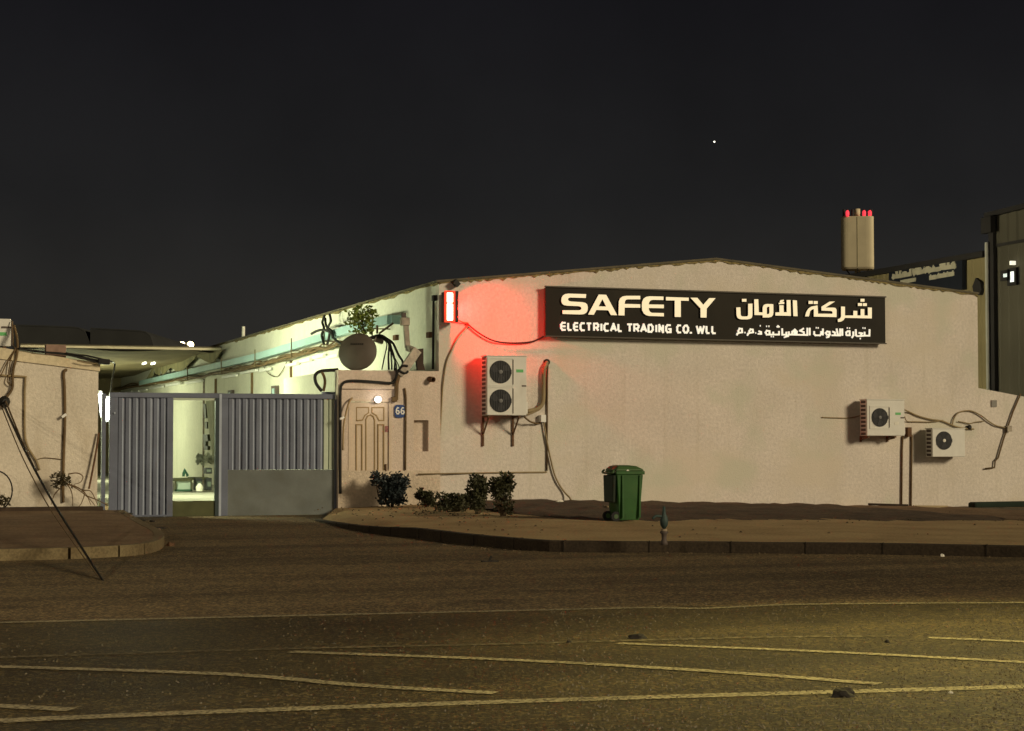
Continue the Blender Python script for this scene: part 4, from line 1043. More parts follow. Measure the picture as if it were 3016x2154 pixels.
run('wall_conduit', [py(1614, 1072, -.03), py(1612, 1120, -.03), py(1611, 1387, -.03)], .017, m_brown, 'thin upright conduit running down the wall from the pipe hole', 'conduit', 1)
run('wall_conduit', [py(1611, 1391, -.03), py(1500, 1392, -.03), py(1380, 1394, -.03), py(1232, 1397, -.13)], .015, m_tan, 'thin level conduit low on the wall above the shrubs', 'conduit', 1)
zh = lambda sx, sy: py(sx, sy, -.05)
run('drain_hose', [zh(1601, 1240), zh(1604, 1260), zh(1611, 1301), zh(1620, 1345), zh(1632, 1394), zh(1645, 1424), zh(1661, 1448), py(1676, 1464, -.12), py(1693, 1479, -.3), py(1764, 1488, -1.2), pz(1790, 1493, .26)], .019, m_tan, 'tan hose curving down the wall from the isolator box to the green bin', 'hose')
def q7(u, v, y=-.04): return py(2380 + u / 3.53, 1100 + v / 3.53, y)
run('power_cable', [q7(1000, 378, -.15), q7(1060, 405), q7(1150, 445), q7(1280, 480), q7(1400, 497), q7(1520, 548), q7(1620, 572), q7(1725, 580)], .019, m_tan, 'tan cable sloping from the single-fan unit over the smaller unit', 'cable')
b = MB(); c = q7(1675, 560); b.lathe(c, [(.05, -.03), (.06, .02), (.03, .05)], 10, (0, -1, 0)); b.build('cable_entry', m_black, label='black round cable entry on the wall above the smallest air conditioner', cat='cable gland')
run('thin_wire', [q7(1005, 450, -.1), q7(1028, 498), q7(1120, 503), q7(1300, 505), q7(1400, 488)], .012, m_tan, 'thin level wire right of the single-fan unit', 'wire')
run('looped_cable', [q7(1500, 540), q7(1512, 480), q7(1545, 425), q7(1605, 395), q7(1700, 392), q7(1800, 440), q7(1880, 500), q7(1960, 545), q7(2085, 572)], .016, m_tan, 'arched tan cable looping from the smallest air conditioner to the slanting conduit', 'cable')
run('thin_wire', [q7(1560, 500), q7(1620, 510), q7(1680, 522), q7(1740, 508), q7(1830, 498)], .012, m_tan, 'faint thin wire above the smallest air conditioner, inside the cable arch', 'wire')
run('slanting_conduit', [q7(2210, 215), q7(2130, 400), q7(2075, 560), q7(2030, 690), q7(1975, 880), q7(1945, 910), q7(1938, 980), q7(1840, 992)], .02, m_brown, 'bent brown conduit slanting down the annex wall at the photo edge', 'conduit', 1)
b = MB(); c = q7(2085, 575, -.05); b.box(c.x - .06, c.x + .06, -.1, -.001, c.z - .07, c.z + .07); b.build('junction_box', m_steel, label='small grey junction box where the slanting conduit meets the looped cable', cat='junction box')
b = MB(); c = q7(1040, 610, -.05); b.box(c.x - .055, c.x + .05, -.13, -.001, c.z - .11, c.z + .11); b.build('junction_box', m_rust, label='dark brown junction box at the top of the upright conduit under the single-fan unit', cat='junction box')
run('wall_conduit', [q7(985, 655, -.03), q7(978, 800, -.03), q7(972, 1388, -.03)], .02, m_brown, 'upright brown conduit from the single-fan unit to the ground, left of its neighbour', 'conduit', 1)
run('wall_conduit', [q7(1078, 640, -.03), q7(1076, 900, -.03), q7(1070, 1425, -.03)], .02, m_brown, 'upright brown conduit below the dark junction box, right of its neighbour', 'conduit', 1)
run('thin_wire', [q7(145, 458, -.02), q7(250, 462, -.02), q7(400, 466, -.02), q7(480, 455, -.06), q7(548, 438, -.12)], .013, m_tan, 'short thin wire at the left side of the single-fan unit', 'wire')

# ---------------------------------------------------------------- gatehouse front fittings
def q5(u, v, y=YK - .03): return py(990 + u / 5.074, 1080 + v / 5.074, y)
run('black_hose', [q5(890, 20, -.2), q5(905, 90, -.16), q5(895, 160, -.13), q5(865, 220), q5(800, 248), q5(600, 233), q5(330, 215), q5(180, 218), q5(110, 245), q5(72, 310), q5(62, 420), q5(62, 700), q5(62, 1100), q5(62, 1600), q5(64, 1900)], .030, m_black, 'thick black hose bent over the cream door and down the gatehouse corner', 'hose', 6)
b = MB(); b.tube([q5(935, 120, YK - .05), q5(905, 260, YK - .05), q5(897, 500, YK - .05)], .045, 8); c = q5(868, 490); b.box(c.x - .06, c.x + .05, YK - .1, YK - .001, c.z - .05, c.z + .05)
b.build('down_pipe', m_brown, label='short dark brown pipe below the bent cable post, ending above the house number', cat='pipe')
run('wall_conduit', [q5(1020, 325), q5(1030, 350), q5(1042, 480), q5(1040, 800), q5(1034, 1550)], .02, m_brown, 'upright brown conduit on the gatehouse wall right of the house number', 'conduit', 3)
a, b_ = q5(875, 570), q5(1022, 765)
np_ = MB(); w2, h2_ = (b_.x - a.x) / 2, (a.z - b_.z) / 2; cxn, czn = (a.x + b_.x) / 2, (a.z + b_.z) / 2
loop = []
for k in range(24):
    an_ = 2 * math.pi * k / 24; cs_, sn = math.cos(an_), math.sin(an_)
    loop.append((cxn + w2 * math.copysign(abs(cs_) ** .45, cs_), czn + h2_ * math.copysign(abs(sn) ** .45, sn)))
np_.prism(loop, YK - .035, YK - .001)
npo = np_.build('house_number', m_blue, label='rounded blue house number plate reading 66 beside the cream door', cat='number plate')
for k, u0 in enumerate((885, 958)):
    b = MB()
    for st in GL['6']: b.stroke([(q5(u0 + 10 + u * 46, 615 + v * 92).x, q5(u0 + 10 + u * 46, 615 + v * 92).z) for u, v in st], .024, YK - .040, YK - .036)
    b.build('digit', m_white, npo)
c = q5(630, 492, YK - .09)
dl = thing('door_lamp', 'small round glowing white lamp above the cream door', 'lamp', (c.x, YK, c.z))
MB().lathe(c, [(.004, -.05), (.045, -.04), (.065, -.015), (.07, 0), (.065, .02), (.045, .045), (.004, .055)], 18, (0, -1, 0)).build('bulb', E('bulb_glow', (1, .97, .93), 4), dl, smooth=True)
MB().lathe((c.x, YK - .001, c.z), [(.075, 0), (.075, .035)], 18, (0, -1, 0)).build('lamp_base', m_white, dl)
lamp('door_light', c + Vector((0, -.15, 0)), 1.5, (1, .85, .7), dl, .06)
dw = thing('door_stay', 'thin bent rod with pale tip leaning against the left edge of the cream door', 'rod', q5(110, 770, YK - .08))
MB().tube([q5(240, 470, YK - .04), q5(195, 530, YK - .1), q5(150, 680, YK - .12), q5(110, 900, YK - .1), q5(100, 1250, YK - .06)], .018, 6, 3).build('rod', m_groove, dw, smooth=True)
MB().bar(q5(55, 785, YK - .14), q5(115, 755, YK - .12), .05, .04).build('rod_tip', m_white, dw)
# hose loop on the gatehouse side, above the gate
def q3(u, v, y=.25): return py(600 + u / 2.992, 880 + v / 2.992, y)
run('hose_loop', [q3(1185, 628), q3(1100, 632), q3(1030, 640), q3(990, 665), q3(980, 700), q3(995, 755), q3(1040, 815)], .036, m_black, 'thick black hose loop over the gatehouse side above the gate corner', 'hose')
run('hose_tail', [q3(1035, 640), q3(1062, 690), q3(1068, 750), q3(1055, 815)], .03, m_brown, 'brown hose end hanging inside the black hose loop', 'hose')
b = MB(); b.box(q3(1045, 0).x, q3(1165, 0).x, .2, .3, q3(0, 840).z, q3(0, 812).z); b.build('hose_ledge', m_gate, label='short grey steel ledge on the gate corner under the black hose loop', cat='bracket')
# small lit frames seen over the gate
for (u0, u1, v0, v1, lab) in ((610, 655, 765, 838, 'small dark-framed switch box above the right gate leaf on the side wall'), (226, 260, 805, 838, 'tiny dark-framed box just above the gate post on the side wall')):
    x = XS - .04; a, c = q3x(u0, v1 + 25, x), q3x(u1, v0, x)
    t = thing('switch_box', lab, 'switch box', (x, (a.y + c.y) / 2, a.z))
    MB().box(x - .06, x + .039, min(a.y, c.y), max(a.y, c.y), a.z, c.z).build('box', m_ac_dark, t)
    MB().box(x - .068, x - .061, min(a.y, c.y) + .25, max(a.y, c.y) - .15, a.z + .06, c.z - .08).build('cover', m_aqua, t)

# ================================================================== YARD THINGS seen through the wicket (zoom of 480,1150 at 4.275)
def qy(u, v, x=XS - .15): return pxp(480 + u / 4.275, 1150 + v / 4.275, x)
def wallthing(name, label, cat, pts, mat, x=XS - .15, th=.05):
    P = [qy(u, v, x) for u, v in pts]
    return MB().prism_x([(p.y, p.z) for p in P], x - th, x).build(name, mat, label=label, cat=cat)
wallthing('wall_board', 'tall pale board leaning against the yard wall inside the wicket', 'board', [(555, 130), (650, 110), (650, 620), (640, 830), (610, 600)], M('dull_board', (.30, .30, .22), .9, var=.15), XS - .12)
wallthing('wall_poster', 'narrow dark strip hanging on the yard wall, uppermost', 'strip', [(520, 170), (550, 170), (562, 350), (540, 355)], m_shrub)
wallthing('wall_poster', 'short dark strip below the longer strip on the yard wall', 'strip', [(546, 395), (570, 395), (572, 485), (552, 485)], m_shrub)
wallthing('wall_hook_rail', 'dark hooked bracket on the yard wall behind the wicket', 'bracket', [(540, 555), (590, 555), (605, 640), (575, 640), (570, 700), (597, 705), (595, 752), (548, 750)], m_shrub, th=.10)
for (u, v, lab) in ((470, 870, 'grey bundled cloth hanging on the yard wall, darker of the pair'), (575, 870, 'pale grey bundled cloth hanging nearest the wicket post')):
    b = MB(); p = qy(u, v); leaves(b, p, .08, .42, .12, 90, .16, .1, elong=1.2)
    b.build('hung_cloth', M('grey_cloth' if u == 470 else 'pale_cloth', (.34, .36, .31) if u == 470 else (.46, .47, .38), .95, var=.3, vs=3), label=lab, cat='cloth')
yt = 18.0
def qt(u, v, y=yt): return py(480 + u / 4.275, 1150 + v / 4.275, y)
lt = thing('low_table', 'low dark-edged table with pale front panel standing in the lit yard', 'table', (qt(260, 1250).x, yt, .05))
a, c = qt(150, 1115), qt(370, 1255)
MB().box(a.x, c.x, yt, yt + .6, a.z - .07, a.z + .02).build('table_top', m_shrub, lt)
MB().box(a.x + .06, c.x - .05, yt + .08, yt + .12, .1, a.z - .075).build('front_panel', M('pale_panel', (.30, .36, .31), .8, var=.15), lt)
for x in (a.x + .03, c.x - .03): MB().box(x - .02, x + .02, yt + .02, yt + .07, .05, a.z - .072).build('leg', m_shrub, lt)
MB().box(a.x, c.x, yt + .02, yt + .08, .05, .11).build('foot_rail', M('dark_green_rail', (.02, .06, .035), .7), lt)
b = MB(); p = qt(262, 1045); q = qt(288, 985); r = qt(342, 1050); s2 = qt(300, 1010)
b.prism([(p.x, p.z - .1), (p.x, p.z), (q.x, q.z), (r.x, r.z - .05), (r.x - .06, r.z - .1), (s2.x, s2.z - .05), (s2.x - .03, p.z - .1)], yt + .2, yt + .32)
b.build('hand_tool', M('dark_green_paint', (.012, .05, .03), .6), label='dark green angled tool on the low table', cat='tool')
def crate(u0, u1, v0, v1, lab, y):
    a, c = qt(u0, v0, y), qt(u1, v1, y); t = thing('crate', lab, 'crate', ((a.x + c.x) / 2, y, max(.05, c.z)))
    zb = max(.052, c.z)
    MB().box(a.x, c.x, y, y + .45, zb, a.z).build('body', m_fan, t, bevel=.01)
    MB().box(a.x + .03, c.x - .03, y - .012, y - .001, zb + (a.z - zb) * .3, zb + (a.z - zb) * .7).build('front_panel', M('crate_grey', (.10, .12, .10), .7), t)
    return t
crate(415, 495, 1105, 1258, 'dark crate right of the low table, with a white spot beside it', 18.2)
crate(548, 615, 1105, 1258, 'dark crate nearest the wicket post', 18.3)
crate(540, 618, 975, 1050, 'small dark box resting above the crates', 18.6)
b = MB(); b.box(qt(400, 0).x, qt(620, 0).x, 18.55, 19.2, qt(0, 1110).z - .06, qt(0, 1102).z); 
for x in (qt(405, 0).x, qt(612, 0).x): b.box(x - .02, x + .02, 18.75, 18.8, .05, qt(0, 1110).z - .06)
b.build('work_bench', m_shrub, label='dark narrow work bench over the crates in the yard', cat='bench')
b = MB(); c = qt(460, 1205, 18.0); b.lathe((c.x, 18.0, .05), [(.10, 0), (.12, .12), (.07, .2), (.03, .24)], 14); b.build('white_jug', m_pale, label='small bright white jug in front of the dark crate', cat='jug')

# ================================================================== WHEELIE BIN (rear towards the left, side towards the street)
bp_ = pz(1800, 1532, .20); bx, by = bp_.x + .11, bp_.y; bz = surf(bx, by) - .005
bn = thing('wheelie_bin', 'green plastic wheelie bin standing on the pavement by the long wall', 'bin', (bx, by, bz))
L_, Wd, Hh = .48, .48, .855
def ring(x0, x1, y0, y1, z): return [(bx + x0, by + y0, bz + z), (bx + x1, by + y0, bz + z), (bx + x1, by + y1, bz + z), (bx + x0, by + y1, bz + z)]
def loft(rings):
    b = MB(); 
    for r_ in rings: b.v += [Vector(p) for p in r_]
    k = len(rings); b.f = [[4 * i + j, 4 * i + (j + 1) % 4, 4 * i + 4 + (j + 1) % 4, 4 * i + 4 + j] for i in range(k - 1) for j in range(4)] + [[3, 2, 1, 0], [4 * k - 4, 4 * k - 3, 4 * k - 2, 4 * k - 1]]
    return b
loft([ring(.05, L_ - .06, .03, Wd - .03, .02), ring(.03, L_ - .03, .01, Wd - .01, .40), ring(0, L_, 0, Wd, Hh - .07), ring(0, L_, 0, Wd, Hh - .06)]).build('body', m_bin, bn, bevel=.02)
loft([ring(-.02, L_ + .025, -.022, Wd + .02, Hh - .058), ring(-.02, L_ + .025, -.022, Wd + .02, Hh)]).build('rim', m_bin, bn, bevel=.008)
b = loft([ring(-.02, L_ + .015, -.02, Wd + .02, Hh + .002), ring(-.015, L_ + .0, -.015, Wd + .015, Hh + .03), ring(.03, L_ - .10, .04, Wd - .05, Hh + .085), ring(.10, L_ - .22, .12, Wd - .12, Hh + .10)])
ld = b.build('lid', m_binlid, bn, bevel=.015)
b = MB(); b.tube([(bx - .05, by + .03, bz + Hh + .02), (bx - .085, by + .03, bz + Hh - .03), (bx - .085, by + Wd - .03, bz + Hh - .03), (bx - .05, by + Wd - .03, bz + Hh + .02)], .018, 8, 4); b.build('handle', m_binlid, bn, smooth=True)
MB().prism_x([(by + .01, bz + Hh - .07), (by + Wd - .01, bz + Hh - .07), (by + Wd - .04, bz + .32), (by + .04, bz + .32)], bx - .07, bx - .012).build('rear_recess_shade', M('bin_recess_shade', (.012, .02, .01), .7), bn, bevel=.02)  # dark block painted as the shaded recess at the back of the bin
rb = MB()
for fx in (.10, L_ - .06): rb.bar((bx + fx * .95 + .01, by - .012, bz + .06), (bx + fx, by - .012, bz + Hh - .07), .025, .03)
rb.build('corner_rib', m_bin, bn)
for yy in (by + .03, by + Wd - .08):
    wl = MB().lathe((bx - .005, yy, bz + .085), [(.085, 0), (.085, .05)], 20, (0, 1, 0)).build('wheel', m_tyre, bn)
    MB().lathe((bx - .005, yy - .004, bz + .085), [(.04, 0), (.04, .058)], 14, (0, 1, 0)).build('wheel_hub', m_binlid, wl)
MB().prism([(bx + .155, bz + Hh + .004), (bx + .215, bz + Hh + .004), (bx + .185, bz + Hh + .03)], by - .034, by - .031).build('paper_scrap', m_pale, ld)

# ---------------------------------------------------------------- small standpipe on the kerb edge
sp_ = pz(1956, 1601, .15)
st_ = thing('standpipe', 'short dark standpipe with a teal bulb head on the kerb edge', 'standpipe', sp_)
MB().lathe(sp_, [(.05, -.02), (.045, .02), (.032, .06), (.036, .12), (.058, .145), (.05, .165)], 14).build('base', m_ac_dark, st_, smooth=True)
MB().lathe(sp_ + Vector((0, 0, .166)), [(.042, 0), (.042, .03)], 14).build('collar', M('collar_pale', (.28, .22, .15), .8), st_)
MB().lathe(sp_ + Vector((0, 0, .197)), [(.02, 0), (.05, .05), (.056, .11), (.045, .16), (.024, .21), (.018, .30)], 14).build('head', m_teal, st_, smooth=True)
b = MB(); b.tube([sp_ + Vector((-.02, 0, .36)), sp_ + Vector((-.12, 0, .37)), sp_ + Vector((-.17, 0, .33))], .018, 8, 3); b.build('spout', m_teal, st_, smooth=True)

# ---------------------------------------------------------------- stones and litter
def stone(name, label, cat, c, sx_, sy_, sz_, mat, seed):
    bm = bmesh.new(); bmesh.ops.create_icosphere(bm, subdivisions=3, radius=1)
    b = MB(); b.v = []
    for v in bm.verts:
        k = 1 + .42 * mnoise.noise(v.co * 1.3 + Vector((seed, 0, 0))) + .16 * mnoise.noise(v.co * 3.4 + Vector((0, seed, 0)))
        q = v.co * k; b.v.append(Vector((c.x + q.x * sx_, c.y + q.y * sy_, max(c.z - .004, c.z + q.z * sz_ * (1 if q.z > 0 else .3)))))
    b.f = [[w_.index for w_ in f.verts] for f in bm.faces]; bm.free()
    o = b.build(name, mat, label=label, cat=cat); return o
p = pz(1874, 1881); stone('flattened_scrap', 'flat dark scrap lying on the road above the longest diagonal line', 'debris', p, .075, .05, .042, m_rock, 2.3)
p = pz(2483, 2052); stone('dark_rock', 'jagged dark rock on the lowest painted road line', 'rock', p, .082, .06, .05, m_rock, 5.1)
p = pz(1443, 1656); b = MB(); b.box(p.x - .11, p.x + .11, p.y - .03, p.y + .03, p.z, p.z + .02); b.bar(p + Vector((-.01, 0, .015)), p + Vector((.02, 0, .075)), .03, .02); b.build('metal_scrap', m_rock, label='small dark scrap with an upright spike on the road near the kerb', cat='debris')
p = pz(500, 1609); stone('dark_stone', 'dark stone beside the rounded end of the left kerb', 'stone', p, .06, .06, .06, m_rust, 1.2)
p = py(1648, 1493, -1.4); p.z = surf(p.x, -1.4) + .06; stone('paper_scrap', 'crumpled white scrap lying on the soil left of the green bin', 'litter', p, .075, .05, .035, m_pale, 8)
p = pz(1839, 1537, .2); p.z = surf(p.x, p.y); 
for k, (sx_, sy_) in enumerate(((1440, 1505), (1455, 1514), (1475, 1517))):
    q = py(sx_, sy_, -1.7); q.z = surf(q.x, -1.7); stone('pebble', ('pale pebble under the ragged upright shrub', 'pale pebble between the two upright shrubs', 'pale pebble under the taller open shrub')[k], 'stone', q, .06, .05, .04, M('pebble_pale', (.25, .2, .13), .9), k + 20)
p = pz(2775, 1640); stone('pale_pebble', 'bright pale pebble at the foot of the dark kerb', 'stone', p, .03, .03, .035, m_pale, 4)
for k, (sx_, sy_, r_) in enumerate(((1675, 1894, .02), (2613, 1893, .022), (2800, 2042, .014))):
    q = pz(sx_, sy_); stone('road_grit', ('dark speck of grit on the faint road line', 'dark speck of grit below the faint line near the road edge', 'pale bit of grit on the lowest road line')[k], 'grit', q, r_, r_, r_, m_rock if k < 2 else m_pale, k + 40)
# planks lying at the right wall foot
b = MB(); a, c = py(2560, 1492, -.25), py(2672, 1495, -.25); b.bar(a + Vector((0, 0, .05)), c + Vector((0, 0, .05)), .10, .05); b.build('skirting_board', M('dark_board', (.03, .02, .013), .9), label='dark board lying at the wall foot by the upright conduits', cat='board')
b = MB(); a, c = py(2860, 1497, -.4), py(3120, 1492, -.4); b.bar(a + Vector((0, 0, .06)), c + Vector((0, 0, .06)), .3, .16); b.build('dark_green_mat', M('dark_green_tarp', (.012, .022, .014), .9, var=.3), label='rolled dark green tarpaulin at the foot of the annex wall', cat='tarpaulin', bevel=.05)
b = MB(); 
for k in range(5):
    a, c = py(2690 + k * 8, 1497 + k * 1.5, -.5 - k * .05), py(2790 - k * 6, 1499 + k * 1.5, -.45 - k * .05); b.bar(a + Vector((0, 0, .05)), c + Vector((0, 0, .06)), .05, .03)
b.build('timber_offcuts', M('pale_timber', (.35, .28, .17), .9, var=.2), label='pale timber offcuts lying below the smallest air conditioner', cat='timber')

# ================================================================== LEFT WALL fittings
def q6(u, v, y=-.03): return py(u / 5.076, 920 + v / 5.076, y)
run('wall_conduit', [q6(-40, 940), q6(60, 948), q6(360, 965), q6(378, 985), q6(368, 1150), q6(368, 1400), q6(366, 1640), py(74, 1290, -.03), py(84, 1322, -.03), py(106, 1356, -.03), py(116, 1385, -.03)], .022, m_tan, 'tan conduit bent down the outbuilding wall near the photo edge', 'conduit', 2)
run('wall_conduit', [q6(1000, 865, -.02), q6(970, 870), q6(950, 930), q6(962, 1100), q6(970, 1500), py(189, 1300, -.03), py(186, 1391, -.03), py(186, 1480, -.03)], .030, m_brown, 'thick brown upright conduit in the middle of the outbuilding wall', 'conduit', 3)
b = MB(); b.bar(q6(925, 1570, -.09), q6(990, 1525, -.09), .06, .05); b.build('white_clip', m_white, label='small white clip on the thick upright conduit', cat='clip')
run('corner_shadow_line', [py(291, 1275, -.06), py(283, 1330, -.10), py(272, 1390, -.12), py(262, 1440, -.15)], .02, m_rust, 'brown painted shadow line slanting off the outbuilding corner', 'cable')  # thin brown tube drawn for a shadow line on the wall
run('wall_crack', [py(112, 1353, -.02), py(130, 1349, -.02), py(160, 1351, -.02), py(184, 1354, -.02)], .008, m_brown, 'thin crack crossing the outbuilding wall to the thick conduit', 'wire')  # thin tube drawn for a crack in the render
an_pt = py(8, 1178, -.12)
# stay cables
gw = thing('stay_cables', 'bundle of dark stay cables slanting from the outbuilding wall to the road', 'cables', pz(312, 1716))
ends = [pz(312, 1716), pz(308, 1713), pz(300, 1706)]
for k, (s_pt, e_pt, r_) in enumerate(((py(10, 1190, -.14), ends[0], .026), (py(16, 1180, -.1), ends[1], .02), (py(4, 1196, -.2), ends[2], .013))):
    pts = [s_pt]
    for t in (.15, .35, .6, .8): pts.append(s_pt.lerp(e_pt, t) + Vector((0, 0, -.18 * math.sin(math.pi * t) * (1 + .3 * k))))
    pts.append(e_pt - Vector((0, 0, .03)))
    MB().tube(pts, [r_, r_ * .42], 8, 6).build('cable', m_black if k == 0 else m_brown, gw, smooth=True)
MB().lathe(py(12, 1184, -.1), [(.09, -.05), (.12, .02), (.06, .1)], 10, (0.2, -1, 0)).build('anchor_knot', m_black, gw)
rcb = thing('roof_cables', 'dark cables dropping from the roof air conditioner to the knot of stay cables', 'cables', py(30, 1150, -.1))
for k, pts in enumerate(([(210, 200, .5), (235, 300, .4), (258, 420, .2), (262, 560, -.05), (235, 720, -.06), (205, 830, -.06), (190, 960, -.06), (180, 1150, -.07), (80, 1290, -.1)], [(180, 130, .55), (190, 300, .4), (200, 480, .2), (230, 560, -.05), (160, 700, -.06), (120, 960, -.06), (110, 1040, -.07), (165, 1095, -.07)], [(225, 555, -.05), (110, 740, -.06), (20, 930, -.08), (-40, 1040, -.08)])):
    MB().tube([q6(*p) for p in pts], (.026, .012, .012)[k], 7, 4).build('cable', m_brown, rcb, smooth=True)
ec = thing('parapet_cables', 'bundle of dark cables lying along the sloping outbuilding parapet to a knot at its corner', 'cables', py(300, 1066, -.05))
for k, pts in enumerate(([(270, 545), (450, 575), (700, 605), (960, 625), (1250, 680), (1500, 735)], [(520, 590), (800, 615), (1000, 640), (1250, 700), (1420, 745), (1520, 750)], [(980, 615), (1150, 640), (1300, 655), (1500, 700), (1640, 735)], [(1150, 730), (1300, 765), (1450, 770), (1560, 745)])):
    MB().tube([q6(u, v - 4, -.08 - .02 * k) for u, v in pts], (.022, .018, .018, .011)[k], 7, 4).build('cable', m_black if k != 3 else m_tan, ec, smooth=True)
MB().obox(q6(1555, 740, -.12), (.12, 0, -.01), (0, .06, 0), (0, 0, .055)).build('cable_knot', m_black, ec, bevel=.02)
run('hanging_wire', [q6(1600, 725, -.1), q6(1660, 735, -.05), q6(1705, 760, .1), q6(1715, 800, .15), q6(1690, 920, .2), q6(1660, 1110, .25), py(325, 1160, .25)], .018, m_black, 'thin dark wire hanging from the parapet corner to the gate', 'wire')
b = MB(); a, c = q6(680, 610, .1), q6(985, 490, .1); b.box(a.x, c.x, .03, .3, a.z - .1, c.z); b.build('parapet_block', m_brick, label='pinkish concrete block sitting on the outbuilding parapet', cat='block', bevel=.01)

# dry plant and hoop at the foot of the outbuilding wall
def q2(u, v, y=-.4): return py(u / 2.992, 1300 + v / 2.992, y)
dp = thing('dry_plant', 'dark dry plant with twigs trailing to the gate at the foot of the outbuilding wall', 'plant', q2(540, 540))
b = MB(); leaves(b, q2(520, 330), .16, .12, .14, 150, .07); leaves(b, q2(575, 360), .14, .12, .1, 90, .07); leaves(b, q2(500, 390), .1, .1, .08, 60, .06); b.build('foliage', M('dry_dark_leaf', (.05, .04, .018), .8, var=.5, vs=14), dp)
b = MB()
for pts in ([(560, 540), (550, 440), (530, 330)], [(560, 360), (680, 420), (780, 500), (840, 570)], [(570, 370), (690, 410), (760, 470), (800, 560)], [(600, 290), (680, 280), (730, 310), (710, 360), (650, 380)], [(560, 340), (620, 420), (640, 500), (640, 570)], [(720, 440), (800, 440), (860, 560)], [(650, 390), (740, 450), (720, 540), (690, 580)], [(545, 400), (480, 470), (450, 560)], [(760, 480), (860, 520), (950, 565)]):
    b.tube([q2(*p) for p in pts], [.014, .006], 5, 4)
b.build('twig', m_dry, dp, smooth=True)
hp = thing('old_tyre', 'worn thin tyre leaning on the outbuilding wall at the photo edge', 'tyre', q2(0, 590))
c = q2(-45, 440, -.3); b = MB(); pts = [c + Vector((math.cos(k * .2094) * .33, -.0 + .12 * (0 - math.sin(k * .2094)), math.sin(k * .2094) * .40)) for k in range(31)]
b.tube(pts, .015, 8, 0); b.build('rim', m_tyre, hp, smooth=True)
b = MB(); leaves(b, q2(20, 530, -.45), .14, .12, .12, 120, .08); b.build('weeds', MATS['dry_dark_leaf'], hp)
# rubble along the gate foot
for k in range(16):
    u = random.uniform(0, 1); q = pz(318 + u * 160, 1496 + u * 62 + random.uniform(-10, 10), .12 if u < .6 else .1)
    stone('rubble_lump', 'small dark lump of rubble strewn from the gate foot to the rounded kerb end', 'rubble', q, random.uniform(.03, .08), random.uniform(.03, .08), random.uniform(.02, .05), m_rock if k % 3 else m_brick, k + 60)['group'] = 'rubble lumps along the left pavement edge'
b = MB(); a, c = py(-60, 1491, -.12), py(300, 1494, -.12); b.box(a.x, c.x, -.35, -.002, .1, .235); b.build('wall_step', M('dark_step', (.045, .03, .02), .95, var=.3, vs=4), label='low dark step along the foot of the outbuilding wall', cat='step')

# ================================================================== BACKGROUND
# telecom mast
D = 125.0
tb = pd(2526, 790, D); tt = pd(2526, 642, D); rr = (pd(2573, 700, D) - pd(2478, 700, D)).length / 2
tw = thing('telecom_mast', 'slim mast with a cream antenna shroud and red lights behind the warehouse roof', 'mast', (tb.x, tb.y, 0))
dcam = Vector((CAM.x - tb.x, CAM.y - tb.y, 0)).normalized(); dsd = Vector((-dcam.y, dcam.x, 0))
rad = MB(); kq = 40
for z_, f_ in ((tb.z - .12, .93), (tb.z, 1), (tt.z, 1), (tt.z + .03, .97)):
    for i in range(kq):
        a_ = 2 * math.pi * i / kq; cs_, sn = math.cos(a_), math.sin(a_)
        p = Vector((tb.x, tb.y, 0)) + dsd * rr * f_ * math.copysign(abs(cs_) ** .32, cs_) + dcam * rr * .8 * f_ * math.copysign(abs(sn) ** .32, sn)
        rad.v.append(Vector((p.x, p.y, z_)))
rad.f = [[i + kq * j, (i + 1) % kq + kq * j, (i + 1) % kq + kq * (j + 1), i + kq * (j + 1)] for j in range(3) for i in range(kq)] + [list(range(kq))[::-1], list(range(3 * kq, 4 * kq))]
ro = rad.build('shroud', m_radome, tw)
MB().obox(Vector((tb.x, tb.y, (tb.z + tt.z) / 2)) + dcam * (rr * .8 + .008), dsd * .015, dcam * .008, (0, 0, (tt.z - tb.z) / 2 - .02)).build('seam', M('radome_seam', (.36, .33, .2), .8), ro)
b = MB(); b.tube([(tb.x, tb.y, -.1), (tb.x, tb.y, tb.z - .1)], [.45, .2], 14); b.tube([(tb.x, tb.y, tt.z + .03), (tb.x, tb.y, tt.z + .62)], .2, 12); b.build('pole', m_radome, tw, smooth=True)
b = MB()
for k in range(6):
    a_ = k * 1.047; b.tube([(tb.x + math.cos(a_) * rr * .8, tb.y + math.sin(a_) * rr * .8, tb.z - .1), (tb.x + math.cos(a_) * .2, tb.y + math.sin(a_) * .2, tb.z - .9)], .03, 6)
b.build('brace', m_darktrim, tw)
b = MB()
for k, sx_ in enumerate((2496, 2545, 2562)):
    p = pd(sx_, 630, D - .6); b = MB().lathe((p.x, p.y, tt.z + .03), [(.09, 0), (.12, .1), (.12, .3), (.06, .4)], 12)
    o = b.build('warning_light', E('red_beacon', (1, .05, .08), 1.0), tw)
    MB().lathe((p.x, p.y, tt.z + .435), [(.06, 0), (.06, .08)], 8).build('lamp_cap', m_darktrim, o)
for sx_ in (2511, 2478 + 8, 2566): 
    p = pd(sx_, 630, D - .3); MB().lathe((p.x, p.y, tt.z + .03), [(.1, 0), (.1, .5)], 8).build('antenna_stub', m_darktrim, tw)

